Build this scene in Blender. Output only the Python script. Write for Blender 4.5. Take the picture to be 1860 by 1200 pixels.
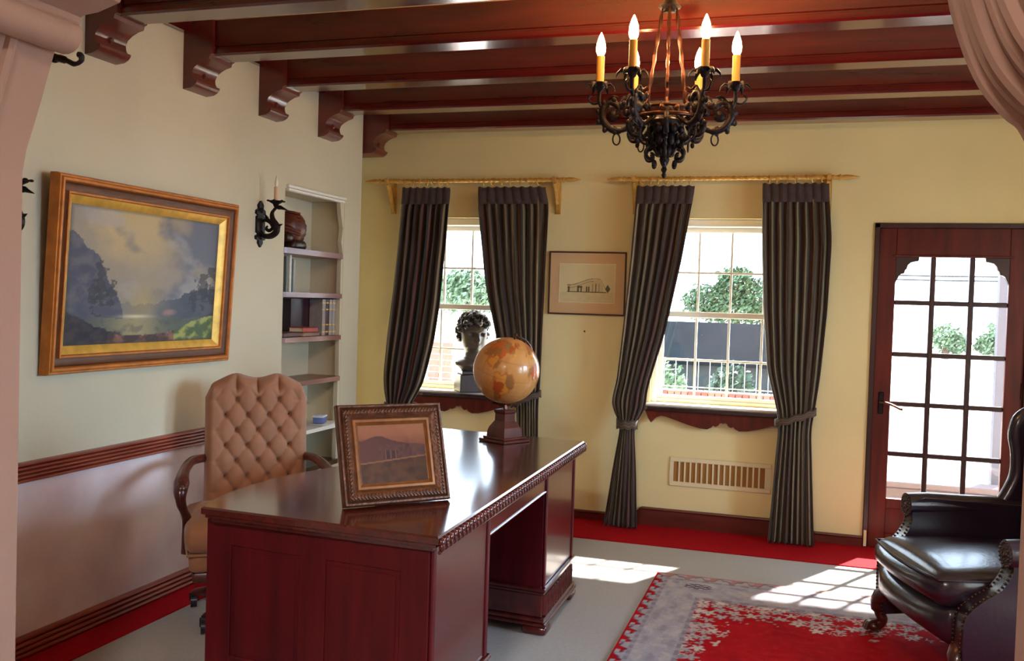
import bpy, bmesh, math, random
from mathutils import Vector, Matrix, noise
random.seed(7)
PI = math.pi
for o in list(bpy.data.objects): bpy.data.objects.remove(o, do_unlink=True)
scene = bpy.context.scene
C = scene.collection

# ------------------------------------------------------------------ camera
F, YAW, PITCH, ROLL = 1715.0, 0.30236, -0.03038, 0.03088
def cam_axes():
    fw = Vector((-math.sin(YAW)*math.cos(PITCH), math.cos(YAW)*math.cos(PITCH), math.sin(PITCH)))
    rt = Vector((math.cos(YAW), math.sin(YAW), 0)); up = rt.cross(fw)
    return (rt*math.cos(ROLL)+up*math.sin(ROLL), -rt*math.sin(ROLL)+up*math.cos(ROLL), fw)
cd = bpy.data.cameras.new('camera'); cam = bpy.data.objects.new('camera', cd); C.objects.link(cam)
r_, u_, f_ = cam_axes()
m4 = Matrix.Identity(4)
for i in range(3):
    m4[i][0] = r_[i]; m4[i][1] = u_[i]; m4[i][2] = -f_[i]
m4[2][3] = 1.5
cam.matrix_world = m4
cd.sensor_fit = 'HORIZONTAL'; cd.sensor_width = 36; cd.lens = 36*F/1860
cd.clip_start = 0.05; cd.clip_end = 300
scene.camera = cam

# ------------------------------------------------------------------ world, sun, lights, exposure
SKY, SUN, WIN_W, HALL_W, BULB = 8.5, 36.0, 560.0, 110.0, 165.0
w = bpy.data.worlds.new('sky'); scene.world = w; w.use_nodes = True
bg = w.node_tree.nodes['Background']; bg.inputs[0].default_value = (0.62, 0.80, 1.0, 1); bg.inputs[1].default_value = SKY
sd = bpy.data.lights.new('sun', 'SUN'); sd.energy = SUN; sd.angle = 0.02; sd.color = (1.0, 0.95, 0.86)
sun = bpy.data.objects.new('sun', sd); C.objects.link(sun); sun.location = (6, 16, 10)
sun.rotation_euler = Vector((-0.455*0.77, -0.89*0.77, -0.635)).to_track_quat('-Z', 'Y').to_euler()
def area(name, loc, look, sx, sy, watts, col):
    l = bpy.data.lights.new(name, 'AREA'); l.shape = 'RECTANGLE'; l.size = sx; l.size_y = sy; l.energy = watts; l.color = col
    o = bpy.data.objects.new(name, l); C.objects.link(o); o.location = loc
    o.rotation_euler = Vector(look).to_track_quat('-Z', 'Y').to_euler(); return o
area('side_window_fill', (6.2, 3.2, 2.45), (-1, 0.03, -0.14), 3.6, 1.5, WIN_W, (0.44, 0.71, 1.0))  # added area lamp, stands in for daylight through the unseen side windows
area('hall_fill_light', (-0.5, -0.6, 2.70), (0, 0, -1), 0.36, 0.36, HALL_W, (1.0, 0.92, 0.84))  # added fill light behind the camera, lifts the archway and the back wall
vs = scene.view_settings
vs.view_transform = 'Standard'; vs.look = 'None'; vs.gamma = 1.0; vs.exposure = 0.38; vs.use_curve_mapping = False

# ------------------------------------------------------------------ helpers
class B:
    def __init__(s): s.bm = bmesh.new(); s.uv = None; s.vc = None
    def V(s, p, M=None): return s.bm.verts.new(M @ Vector(p) if M else Vector(p))
    def Fc(s, vv):
        try: return s.bm.faces.new(vv)
        except ValueError: return None
    def box(s, lo, hi, bev=0, M=None, seg=1):
        x0, y0, z0 = lo; x1, y1, z1 = hi
        v = [s.V(p, M) for p in ((x0,y0,z0),(x1,y0,z0),(x1,y1,z0),(x0,y1,z0),(x0,y0,z1),(x1,y0,z1),(x1,y1,z1),(x0,y1,z1))]
        fs = [s.Fc([v[i] for i in q]) for q in ((3,2,1,0),(4,5,6,7),(0,1,5,4),(1,2,6,5),(2,3,7,6),(3,0,4,7))]
        if bev:
            es = {e for f in fs if f for e in f.edges}
            bmesh.ops.bevel(s.bm, geom=list(es), offset=bev, segments=seg, affect='EDGES', profile=0.5)
        return s
    def prism(s, pts, ax, a, b, M=None):
        def mk(p, t):
            return {'x': (t, p[0], p[1]), 'y': (p[0], t, p[1]), 'z': (p[0], p[1], t)}[ax]
        A = [s.V(mk(p, a), M) for p in pts]; Bv = [s.V(mk(p, b), M) for p in pts]
        n = len(pts)
        s.Fc(A); s.Fc(Bv[::-1])
        for i in range(n): s.Fc([A[i], Bv[i], Bv[(i+1) % n], A[(i+1) % n]])
        return s
    def tube(s, path, r, n=8, M=None, closed=False, flat=1.0, twist=0.0):
        P = [Vector(p) for p in path]; m = len(P)
        R = r if isinstance(r, (list, tuple)) else [r]*m
        rings = []; nrm = None
        for i in range(m):
            if closed: t = P[(i+1) % m]-P[i-1]
            else: t = P[min(i+1, m-1)]-P[max(i-1, 0)]
            if t.length < 1e-9: t = Vector((0,0,1))
            t.normalize()
            if nrm is None:
                nrm = t.orthogonal().normalized()
                if abs(t.dot(Vector((0,1,0)))) < .9: nrm = (Vector((0,1,0))-t*t.y).normalized()
            else:
                nrm = (nrm-t*nrm.dot(t))
                nrm = nrm.normalized() if nrm.length > 1e-6 else t.orthogonal().normalized()
            b = t.cross(nrm)
            rings.append([s.V(P[i]+(nrm*math.cos(2*PI*k/n+twist*i)+b*math.sin(2*PI*k/n+twist*i)*flat)*R[i], M) for k in range(n)])
        for i in range(m if closed else m-1):
            a, c = rings[i], rings[(i+1) % m]
            for k in range(n): s.Fc([a[k], a[(k+1) % n], c[(k+1) % n], c[k]])
        if not closed: s.Fc(rings[0][::-1]); s.Fc(rings[-1])
        return s
    def lathe(s, prof, n=20, M=None, sx=1, sy=1):
        rings = []
        for r, z in prof:
            if r < 1e-6: rings.append([s.V((0,0,z), M)])
            else: rings.append([s.V((r*sx*math.cos(2*PI*k/n), r*sy*math.sin(2*PI*k/n), z), M) for k in range(n)])
        for a, b in zip(rings, rings[1:]):
            for k in range(n):
                k2 = (k+1) % n
                if len(a) == 1 and len(b) > 1: s.Fc([a[0], b[k], b[k2]])
                elif len(b) == 1 and len(a) > 1: s.Fc([a[k], a[k2], b[0]][::-1])
                elif len(a) > 1: s.Fc([a[k], a[k2], b[k2], b[k]])
        if len(rings[0]) > 1: s.Fc(rings[0][::-1])
        if len(rings[-1]) > 1: s.Fc(rings[-1])
        return s
    def ball(s, c, r, n=12, M=None):
        r = (r,)*3 if isinstance(r, (int, float)) else r
        T = Matrix.Translation(c) @ Matrix.Diagonal((r[0], r[1], r[2], 1))
        if M: T = M @ T
        h = max(4, n//2)
        return s.lathe([(math.sin(PI*i/h), -math.cos(PI*i/h)) for i in range(h+1)], n, T)
    def rbox(s, lo, hi, r, n=6, puff=(0, 0, 0), M=None, fn=None):
        lo = Vector(lo); hi = Vector(hi); c = (lo+hi)/2; h = (hi-lo)/2
        tb = bmesh.new(); bmesh.ops.create_cube(tb, size=2); bmesh.ops.subdivide_edges(tb, edges=tb.edges[:], cuts=n, use_grid_fill=True)
        mp = {}
        for v in tb.verts:
            q = Vector([math.sin(x*PI/2) if abs(x) < 1 else x for x in v.co])
            p = Vector([q[i]*h[i] for i in range(3)])
            inn = Vector([max(-(h[i]-r), min(h[i]-r, p[i])) for i in range(3)])
            d = p-inn
            if d.length > 1e-9: p = inn+d.normalized()*r
            for i in range(3):
                j, k = (i+1) % 3, (i+2) % 3
                p[i] += puff[i]*(1-q[j]**2)*(1-q[k]**2)*(q[i])
            p = p+c
            if fn: p = Vector(fn(p))
            mp[v.index] = s.V(p, M)
        for f in tb.faces: s.Fc([mp[v.index] for v in f.verts])
        tb.free(); return s
    def grid(s, fn, nu, nv, uvf=None, colf=None, M=None, flip=False, closeu=False):
        vv = [[s.V(fn(i/nu, j/nv), M) for i in range(nu+(0 if closeu else 1))] for j in range(nv+1)]
        if uvf and s.uv is None: s.uv = s.bm.loops.layers.uv.new('UVMap')
        if colf and s.vc is None: s.vc = s.bm.loops.layers.float_color.new('Col')
        cc = [[colf(i/nu, j/nv) for i in range(nu+1)] for j in range(nv+1)] if colf else None
        for j in range(nv):
            for i in range(nu):
                i2 = (i+1) % nu if closeu else i+1
                q = [(i,j),(i2,j),(i2,j+1),(i,j+1)]; qq = [(i,j),(i+1,j),(i+1,j+1),(i,j+1)]
                if flip: q = q[::-1]; qq = qq[::-1]
                f = s.Fc([vv[b][a] for a, b in q])
                if f is None: continue
                for lp, (a, b) in zip(f.loops, qq):
                    if uvf: lp[s.uv].uv = uvf(a/nu, b/nv)
                    if colf:
                        c = cc[b][a]; lp[s.vc] = (c[0], c[1], c[2], 1)
        return s
    def build(s, name, mat, parent=None, smooth=35, fix=True, loc=None, rot=None):
        if fix: bmesh.ops.recalc_face_normals(s.bm, faces=s.bm.faces[:])
        me = bpy.data.meshes.new(name); s.bm.to_mesh(me); s.bm.free()
        if smooth:
            me.shade_smooth(); me.set_sharp_from_angle(angle=math.radians(smooth))
        if mat: me.materials.append(mat)
        o = bpy.data.objects.new(name, me); C.objects.link(o)
        if parent: o.parent = parent
        if loc: o.location = loc
        if rot: o.rotation_euler = rot
        return o
def tag(o, label=None, cat=None, group=None, kind=None):
    if label: o['label'] = label
    if cat: o['category'] = cat
    if group: o['group'] = group
    if kind: o['kind'] = kind
    return o
def thing(name, label, cat, loc=(0,0,0), rz=0, group=None):
    o = bpy.data.objects.new(name, None); C.objects.link(o); o.empty_display_size = .05
    o.location = loc; o.rotation_euler = (0, 0, rz); return tag(o, label, cat, group)
def dup(o, parent=None, loc=None, rot=None):
    c = o.copy(); C.objects.link(c); c.parent = parent
    if loc: c.location = loc
    if rot: c.rotation_euler = rot
    for ch in [x for x in C.objects if x.parent == o]: dup(ch, c)
    return c
def S(o): o['kind'] = 'structure'; return o
def lerp(a, b, t): return a+(b-a)*t
def mix3(a, b, t): return tuple(lerp(a[i], b[i], t) for i in range(3))
def sstep(a, b, x):
    t = max(0, min(1, (x-a)/(b-a))); return t*t*(3-2*t)
def nz(x, y, z=0): return noise.noise(Vector((x, y, z)))
def fbm(x, y, z=0, o=4):
    s = 0; a = .5
    for _ in range(o): s += a*noise.noise(Vector((x, y, z))); x *= 2.03; y *= 2.03; z *= 2.03; a *= .5
    return s
def interp(tab, t):
    if t <= tab[0][0]: return tab[0][1:]
    for a, b in zip(tab, tab[1:]):
        if t <= b[0]:
            k = (t-a[0])/(b[0]-a[0]); return tuple(lerp(a[i], b[i], k) for i in range(1, len(a)))
    return tab[-1][1:]
def smooth_path(pts, n=6):
    P = [Vector(p) for p in pts]; out = []
    for i in range(len(P)-1):
        p0 = P[max(i-1, 0)]; p1 = P[i]; p2 = P[i+1]; p3 = P[min(i+2, len(P)-1)]
        for k in range(n):
            t = k/n
            out.append(0.5*((2*p1)+(p2-p0)*t+(2*p0-5*p1+4*p2-p3)*t*t+(3*p1-p0-3*p2+p3)*t**3))
    out.append(P[-1]); return out
def srgb(r, g, b):
    f = lambda c: (c/255)/12.92 if c/255 <= .04045 else ((c/255+.055)/1.055)**2.4
    return (f(r), f(g), f(b))

# ------------------------------------------------------------------ materials
def mat(name, col, rough=.6, metal=0, var=.12, scale=8, bump=0, bscale=60, coat=0, spec=.5, col2=None, stretch=None, sheen=0, detail=4):
    m = bpy.data.materials.new(name); m.use_nodes = True; nt = m.node_tree; N = nt.nodes; L = nt.links
    p = N['Principled BSDF']; p.inputs['Roughness'].default_value = rough; p.inputs['Metallic'].default_value = metal
    p.inputs['Specular IOR Level'].default_value = spec
    if coat: p.inputs['Coat Weight'].default_value = coat; p.inputs['Coat Roughness'].default_value = .12
    if sheen: p.inputs['Sheen Weight'].default_value = sheen
    tc = N.new('ShaderNodeTexCoord'); mp = N.new('ShaderNodeMapping'); L.new(tc.outputs['Object'], mp.inputs[0])
    if stretch: mp.inputs['Scale'].default_value = stretch
    nz_ = N.new('ShaderNodeTexNoise'); nz_.inputs['Scale'].default_value = scale; nz_.inputs['Detail'].default_value = detail
    L.new(mp.outputs[0], nz_.inputs['Vector'])
    rp = N.new('ShaderNodeValToRGB'); rp.color_ramp.elements[0].position = .3; rp.color_ramp.elements[1].position = .72
    c2 = col2 if col2 else tuple(min(1, c*(1+var)) for c in col); c1 = col if col2 else tuple(c*(1-var) for c in col)
    rp.color_ramp.elements[0].color = (*c1, 1); rp.color_ramp.elements[1].color = (*c2, 1)
    L.new(nz_.outputs['Fac'], rp.inputs[0]); L.new(rp.outputs[0], p.inputs['Base Color'])
    if bump:
        n2 = N.new('ShaderNodeTexNoise'); n2.inputs['Scale'].default_value = bscale; n2.inputs['Detail'].default_value = 5
        L.new(mp.outputs[0], n2.inputs['Vector'])
        bp = N.new('ShaderNodeBump'); bp.inputs['Strength'].default_value = bump; bp.inputs['Distance'].default_value = .01
        L.new(n2.outputs['Fac'], bp.inputs['Height']); L.new(bp.outputs[0], p.inputs['Normal'])
    return m
def vcmat(name, rough=.6, bump=0, bscale=200, spec=.3, sheen=0, coat=0):
    m = bpy.data.materials.new(name); m.use_nodes = True; N = m.node_tree.nodes; L = m.node_tree.links
    p = N['Principled BSDF']; p.inputs['Roughness'].default_value = rough; p.inputs['Specular IOR Level'].default_value = spec
    if sheen: p.inputs['Sheen Weight'].default_value = sheen
    if coat: p.inputs['Coat Weight'].default_value = coat
    a = N.new('ShaderNodeVertexColor'); a.layer_name = 'Col'
    n2 = N.new('ShaderNodeTexNoise'); n2.inputs['Scale'].default_value = bscale
    mx = N.new('ShaderNodeMixRGB'); mx.blend_type = 'OVERLAY'; mx.inputs[0].default_value = .15
    L.new(a.outputs[0], mx.inputs[1]); L.new(n2.outputs['Fac'], mx.inputs[2]); L.new(mx.outputs[0], p.inputs['Base Color'])
    if bump:
        bp = N.new('ShaderNodeBump'); bp.inputs['Strength'].default_value = bump; bp.inputs['Distance'].default_value = .005
        L.new(n2.outputs['Fac'], bp.inputs['Height']); L.new(bp.outputs[0], p.inputs['Normal'])
    return m
def glassmat(name, tint=(1,1,1), gloss=.08):
    m = bpy.data.materials.new(name); m.use_nodes = True; N = m.node_tree.nodes; L = m.node_tree.links
    N.remove(N['Principled BSDF'])
    t = N.new('ShaderNodeBsdfTransparent'); t.inputs[0].default_value = (*tint, 1)
    g = N.new('ShaderNodeBsdfGlossy'); g.inputs['Roughness'].default_value = .03
    ns = N.new('ShaderNodeTexNoise'); ns.inputs['Scale'].default_value = 2.0
    mr = N.new('ShaderNodeMapRange'); mr.inputs[3].default_value = gloss*.8; mr.inputs[4].default_value = gloss*1.2
    L.new(ns.outputs['Fac'], mr.inputs[0])
    mx = N.new('ShaderNodeMixShader'); L.new(mr.outputs[0], mx.inputs[0]); L.new(t.outputs[0], mx.inputs[1]); L.new(g.outputs[0], mx.inputs[2])
    L.new(mx.outputs[0], N['Material Output'].inputs[0]); return m
def emit(name, col, st):
    m = bpy.data.materials.new(name); m.use_nodes = True; p = m.node_tree.nodes['Principled BSDF']
    p.inputs['Base Color'].default_value = (*col, 1); p.inputs['Emission Color'].default_value = (*col, 1); p.inputs['Emission Strength'].default_value = st
    return m
def wood(name, dark, light, axis='y', rough=.35, coat=.3, scale=6, spec=.5):
    st = {'x': (.12,1,1), 'y': (1,.12,1), 'z': (1,1,.12)}[axis]
    return mat(name, dark, rough, col2=light, scale=scale*3, stretch=st, bump=.02, bscale=40, coat=coat, detail=8, spec=spec)
def stripes(name):
    m = bpy.data.materials.new(name); m.use_nodes = True; N = m.node_tree.nodes; L = m.node_tree.links
    p = N['Principled BSDF']; p.inputs['Roughness'].default_value = .85; p.inputs['Specular IOR Level'].default_value = .2; p.inputs['Sheen Weight'].default_value = .15
    uv = N.new('ShaderNodeUVMap'); uv.uv_map = 'UVMap'; sx = N.new('ShaderNodeSeparateXYZ'); L.new(uv.outputs[0], sx.inputs[0])
    ml = N.new('ShaderNodeMath'); ml.operation = 'FRACT'; L.new(sx.outputs[0], ml.inputs[0])
    rp = N.new('ShaderNodeValToRGB'); cr = rp.color_ramp; cr.interpolation = 'CONSTANT'
    pal = [(0,(78,60,54)),(.10,(58,52,46)),(.20,(110,96,72)),(.26,(62,56,50)),(.35,(104,64,58)),(.40,(54,48,44)),(.48,(144,122,94)),(.53,(66,62,52)),(.60,(100,80,64)),(.67,(54,54,50)),(.76,(126,82,70)),(.80,(60,52,46)),(.88,(118,108,80)),(.94,(58,52,48))]
    while len(cr.elements) < len(pal): cr.elements.new(.99)
    for e, (ps, c) in zip(cr.elements, pal): e.position = ps; e.color = (*srgb(*c), 1)
    L.new(ml.outputs[0], rp.inputs[0])
    n2 = N.new('ShaderNodeTexNoise'); n2.inputs['Scale'].default_value = 90
    mx = N.new('ShaderNodeMixRGB'); mx.blend_type = 'OVERLAY'; mx.inputs[0].default_value = .35
    L.new(rp.outputs[0], mx.inputs[1]); L.new(n2.outputs['Fac'], mx.inputs[2]); L.new(mx.outputs[0], p.inputs['Base Color'])
    return m
M = {}
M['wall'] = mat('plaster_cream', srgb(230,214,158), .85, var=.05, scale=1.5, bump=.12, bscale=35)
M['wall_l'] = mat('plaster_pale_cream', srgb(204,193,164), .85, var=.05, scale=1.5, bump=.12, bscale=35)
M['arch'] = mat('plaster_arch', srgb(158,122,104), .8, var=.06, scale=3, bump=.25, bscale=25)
M['ceil'] = mat('ceiling_plaster', srgb(222,196,150), .9, var=.04)
M['dado'] = mat('dado_gloss', srgb(222,192,190), .16, col2=srgb(244,230,228), scale=3.0, coat=.5, bump=.03, bscale=10, detail=8)
M['carpet'] = mat('carpet_beige', srgb(160,156,152), .95, var=.06, scale=60, bump=.3, bscale=300, spec=.1, sheen=.2)
M['redcarpet'] = mat('carpet_red', srgb(168,14,26), .95, var=.12, scale=60, bump=.3, bscale=300, spec=.1)
M['beam'] = wood('beam_wood', srgb(66,9,10), srgb(94,18,15), 'x', .22, .7)
M['corbel'] = wood('corbel_wood', srgb(76,20,18), srgb(110,36,28), 'x', .28, .5)
M['trim'] = wood('trim_wood', srgb(124,48,34), srgb(164,78,54), 'y', .35, .25)
M['base'] = wood('baseboard_wood', srgb(74,22,18), srgb(104,38,26), 'x', .35, .3)
M['door'] = wood('door_wood', srgb(74,17,8), srgb(106,33,14), 'z', .45, .08, spec=.3)
M['doordark'] = wood('door_dark_wood', srgb(40,11,10), srgb(58,18,14), 'z', .4, .2)
M['desk'] = wood('desk_mahogany', srgb(66,16,16), srgb(96,30,24), 'y', .25, .5)
M['deskx'] = wood('desk_mahogany_end', srgb(66,6,14), srgb(92,12,20), 'z', .45, .05, spec=.25)
M['desktop'] = wood('desk_top_wood', srgb(70,18,17), srgb(86,25,21), 'y', .2, .9)
M['white'] = mat('white_paint', srgb(236,232,220), .45, var=.03)
M['vent'] = mat('vent_cream_paint', srgb(226,212,170), .5, var=.03)
M['ventdark'] = mat('vent_inside', srgb(150,104,44), .8, var=.1)
M['iron'] = mat('wrought_iron', srgb(32,21,21), .45, .6, var=.3, scale=30, bump=.2, bscale=90)
M['bronze'] = mat('dark_bronze', srgb(84,50,34), .35, .85, var=.3, scale=30, bump=.15, bscale=60)
M['gilt'] = mat('gilt_wood', srgb(206,160,78), .4, .35, var=.2, scale=25, bump=.1)
M['gold'] = mat('gold_leaf', srgb(222,172,72), .38, .3, var=.2, scale=18, bump=.12, bscale=50)
M['goldo'] = mat('orange_gilt', srgb(188,112,42), .38, .35, var=.25, scale=18, bump=.12, bscale=50)
M['frdark'] = mat('frame_brown_band', srgb(96,56,30), .4, .2, var=.2, scale=20)
M['candle'] = mat('candle_sleeve', srgb(204,146,56), .5, var=.06)
M['wax'] = mat('ivory_sleeve', srgb(214,176,140), .5, var=.06)
M['bulb'] = emit('lit_bulb', (1.0, .58, .24), BULB)
M['glassbulb'] = mat('clear_bulb', srgb(238,232,214), .1, var=.03)
M['curtain'] = stripes('striped_curtain_fabric')
M['heading'] = mat('curtain_heading_fabric', srgb(66,50,48), .9, var=.2, scale=60, sheen=.1)
M['leather'] = mat('leather_dark', srgb(36,24,38), .28, var=.2, scale=14, bump=.12, bscale=45, coat=.25)
M['nail'] = mat('brass_nail', srgb(92,66,50), .35, .8, var=.1)
M['chairfab'] = mat('tufted_velvet', srgb(156,106,76), .8, var=.08, scale=20, bump=.05, bscale=200, sheen=.2)
M['chairbtn'] = mat('tuft_button', srgb(84,50,34), .8, var=.08)
M['chairwood'] = wood('chair_mahogany', srgb(56,18,18), srgb(92,36,28), 'z', .3, .4)
M['caster'] = mat('caster_black', srgb(40,34,48), .35, var=.1)
M['picframe'] = mat('desk_frame_bronze', srgb(92,52,28), .38, .35, var=.35, scale=40, bump=.3, bscale=80)
M['picinner'] = mat('desk_frame_lip', srgb(138,84,40), .35, .4, var=.25, scale=30)
M['glass'] = glassmat('window_glass', gloss=.06)
M['sill'] = mat('sill_dark_wood', srgb(44,22,20), .25, var=.2, coat=.4)
M['shelf'] = wood('shelf_wood', srgb(110,58,40), srgb(146,86,60), 'y', .4, .2)
M['vc_paint'] = vcmat('painted_canvas', .45, bump=.2, bscale=120)
M['vc_rug'] = vcmat('rug_wool', .95, bump=.6, bscale=220, spec=.05)
M['vc_globe'] = vcmat('globe_print', .3, coat=.4)
M['vc_paper'] = vcmat('printed_paper', .7)
M['mount'] = mat('mount_board', srgb(206,170,124), .8, var=.03)
M['thinframe'] = mat('thin_brown_frame', srgb(70,36,22), .4, var=.15)

# ================================================================== THE SETTING
D, W, CEIL = 6.42, -2.97, 2.825
def slab_with_holes(b, axis, a0, a1, z0, z1, t0, t1, holes):
    """wall along axis ('x' or 'y') with thickness t0..t1 and rectangular holes (h0,h1,zb,zt)"""
    cuts = sorted({a0, a1, *[h[0] for h in holes], *[h[1] for h in holes]})
    def bx(p0, p1, q0, q1):
        if p1-p0 < 1e-6 or q1-q0 < 1e-6: return
        if axis == 'x': b.box((p0, t0, q0), (p1, t1, q1))
        else: b.box((t0, p0, q0), (t1, p1, q1))
    for p0, p1 in zip(cuts, cuts[1:]):
        mid = (p0+p1)/2; hs = sorted([h for h in holes if h[0] < mid < h[1]], key=lambda h: h[2])
        z = z0
        for h in hs: bx(p0, p1, z, h[2]); z = h[3]
        bx(p0, p1, z, z1)
WINS = [(-2.87, -1.87), (-1.004, 0.0)]; WZ0, WZ1 = .845, 2.095
DX0, DX1, DZ = .39, 1.306, 2.07
floor = S(B().box((-3.4, -1.9, -.1), (2.6, 6.72, 0)).build('floor', M['carpet'], smooth=0))
B().box((W, 5.88, 0), (2.4, D, .006)).build('carpet_border', M['redcarpet'], floor, smooth=0)
B().box((W, 2.0, 0), (-2.775, 5.88, .006)).build('carpet_border', M['redcarpet'], floor, smooth=0)
b = B(); slab_with_holes(b, 'x', -3.35, 2.6, 0, CEIL, D, 6.72, [(WINS[0][0], WINS[0][1], WZ0, WZ1), (WINS[1][0], WINS[1][1], WZ0, WZ1), (DX0, DX1, 0, DZ)])
wall_back = S(b.build('wall_back', M['wall'], smooth=0))
B().tube([(-1.472, D+.004, 1.306), (-1.472, D-.012, 1.312)], [.004, .006], 8).build('nail', M['frdark'], wall_back)
# left wall with the book niche and a rounded end
NY0, NY1, NZ0, NZ1 = 4.94, 5.69, .39, 2.13
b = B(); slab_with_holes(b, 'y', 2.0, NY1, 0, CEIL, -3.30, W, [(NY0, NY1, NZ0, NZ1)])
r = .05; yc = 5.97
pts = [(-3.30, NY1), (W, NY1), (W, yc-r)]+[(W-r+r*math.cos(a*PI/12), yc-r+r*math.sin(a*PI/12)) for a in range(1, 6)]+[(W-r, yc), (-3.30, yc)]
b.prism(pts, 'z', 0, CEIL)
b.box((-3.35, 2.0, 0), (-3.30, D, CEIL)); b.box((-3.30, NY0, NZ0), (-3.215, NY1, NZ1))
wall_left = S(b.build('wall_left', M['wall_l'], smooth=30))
b = B(); b.box((W-.02, NY0+.02, NZ1-.012), (W+.016, NY1-.02, NZ1+.004), .004); b.box((W-.02, NY0+.01, NZ1+.006), (W+.024, NY1-.01, NZ1+.024), .006)
b.build('niche_moulding', M['white'], wall_left)
B().box((W, 2.0, .09), (W+.006, 4.93, .725)).build('dado_panel', M['dado'], wall_left, smooth=0)
for k, (z, th, mt, yy0) in enumerate([(1.765, .034, 'shelf', 0), (1.502, .030, 'shelf', 0), (1.228, .030, 'shelf', 0), (.955, .030, 'shelf', 0), (.655, .024, 'white', 0), (.402, .03, 'sill', 0)]):
    sb = B(); x1 = W+.012 if mt != 'white' else W+.05
    pts = [(-3.215, NY0), (x1-.01, NY0), (x1, NY0+.015), (x1, NY1-.03), (x1-.02, NY1-.004), (-3.215, NY1)]
    sb.prism(pts, 'z', z-th/2, z+th/2)
    tag(sb.build('shelf', M[mt], wall_left, smooth=20), 'white painted low shelf' if mt == 'white' else None)
# shaped cheek along the right edge of the niche
pts = [(NY1+.0, NZ0), (NY1-.035, NZ0), (NY1-.035, .93), (NY1-.02, .97), (NY1-.028, 1.2), (NY1-.028, 1.75), (NY1-.008, 1.79), (NY1-.03, 1.86), (NY1-.012, 1.95), (NY1-.045, 2.05), (NY1-.06, NZ1), (NY1, NZ1)]
B().prism(pts, 'x', -3.0, W-.002).build('niche_cheek', M['wall_l'], wall_left, smooth=20)
# right wall (out of frame) with two side windows added to let daylight in
b = B(); slab_with_holes(b, 'y', 1.55, 6.72, 0, CEIL, 2.4, 2.6, [(2.2, 3.2, .82, 2.18), (3.7, 4.7, .82, 2.18)])
S(b.build('wall_right', M['wall'], smooth=0))
for n, (y0, y1) in ((3, (2.2, 3.2)), (4, (3.7, 4.7))):
    b = B()
    for (p, q, zz0, zz1) in ((y0, y0+.05, .82, 2.18), (y1-.05, y1, .82, 2.18), (y0, y1, .82, .87), (y0, y1, 2.13, 2.18), ((y0+y1)/2-.015, (y0+y1)/2+.015, .82, 2.18), (y0, y1, 1.48, 1.52)):
        b.box((2.47, p, zz0), (2.52, q, zz1))
    S(b.build('window_%d' % n, M['white'], smooth=0))
# the archway wall that the camera looks through
AX0, AX1 = -1.99, .404
b = B(); slab_with_holes(b, 'x', -3.4, 2.6, 0, CEIL, 1.5, 2.0, [(AX0, AX1, 0, 2.46)])
wall_near = S(b.build('wall_near', M['arch'], smooth=0))
# left corbelled bracket: slanted cove, roll and slab, with ribs on its face
pl = [(0, 1.80), (.012, 1.86), (.045, 1.95), (.075, 2.04), (.10, 2.115), (.115, 2.118)]
roll = [(.135+.052*math.cos(a), 2.148+.045*math.sin(a)) for a in [(-100+20*k)*PI/180 for k in range(9)]]
pl += roll+[(.19, 2.20), (.235, 2.205), (.30, 2.225), (.315, 2.25), (.315, 2.30), (.36, 2.34), (.36, 2.47), (0, 2.47)]
b = B(); b.prism([(AX0+x, z) for x, z in pl], 'y', 1.56, 2.0)
b.build('bracket', M['arch'], wall_near, smooth=40)
b = B()
def rib(b, prof, yc, rad, off, sgn, x0): b.tube([(x0+sgn*(x+off), yc, z) for x, z in prof], rad, 8)
cove = smooth_path([(p[0], 0, p[1]) for p in pl[:5]], 4); cove = [(p.x, p.z) for p in cove]
for yc_, rad in ((1.86, .016), (1.74, .012), (1.62, .016)): rib(b, cove, yc_, rad, .0, 1, AX0)
b.tube([(AX0+.16, 1.5, 2.19), (AX0+.16, 2.0, 2.19)], .022, 10); b.tube([(AX0+.26, 1.5, 2.235), (AX0+.26, 2.0, 2.235)], .02, 10)
b.build('bracket_rib', M['arch'], wall_near)
pr = smooth_path([(0, 0, 1.80), (.03, 0, 1.858), (.058, 0, 1.884), (.098, 0, 1.937), (.13, 0, 2.01), (.157, 0, 2.106), (.17, 0, 2.22), (.17, 0, 2.47)], 4)
pr = [(p.x, p.z) for p in pr]
b = B(); b.prism([(AX1-x, z) for x, z in pr]+[(AX1, 2.47)], 'y', 1.56, 2.0); b.build('bracket', M['arch'], wall_near, smooth=40)
b = B()
for yc_, rad in ((1.955, .018), (1.88, .014), (1.80, .022), (1.70, .016), (1.62, .02)): rib(b, pr, yc_, rad, .002, -1, AX1)
b.build('bracket_rib', M['arch'], wall_near)
# hall around the camera
S(B().box((-3.4, -1.9, 0), (-3.2, 1.5, CEIL)).build('wall_hall_left', M['arch'], smooth=0))
S(B().box((2.4, -1.9, 0), (2.6, 1.5, CEIL)).build('wall_hall_right', M['arch'], smooth=0))
S(B().box((-3.4, -2.1, 0), (2.6, -1.9, CEIL)).build('wall_hall_back', M['arch'], smooth=0))
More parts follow.
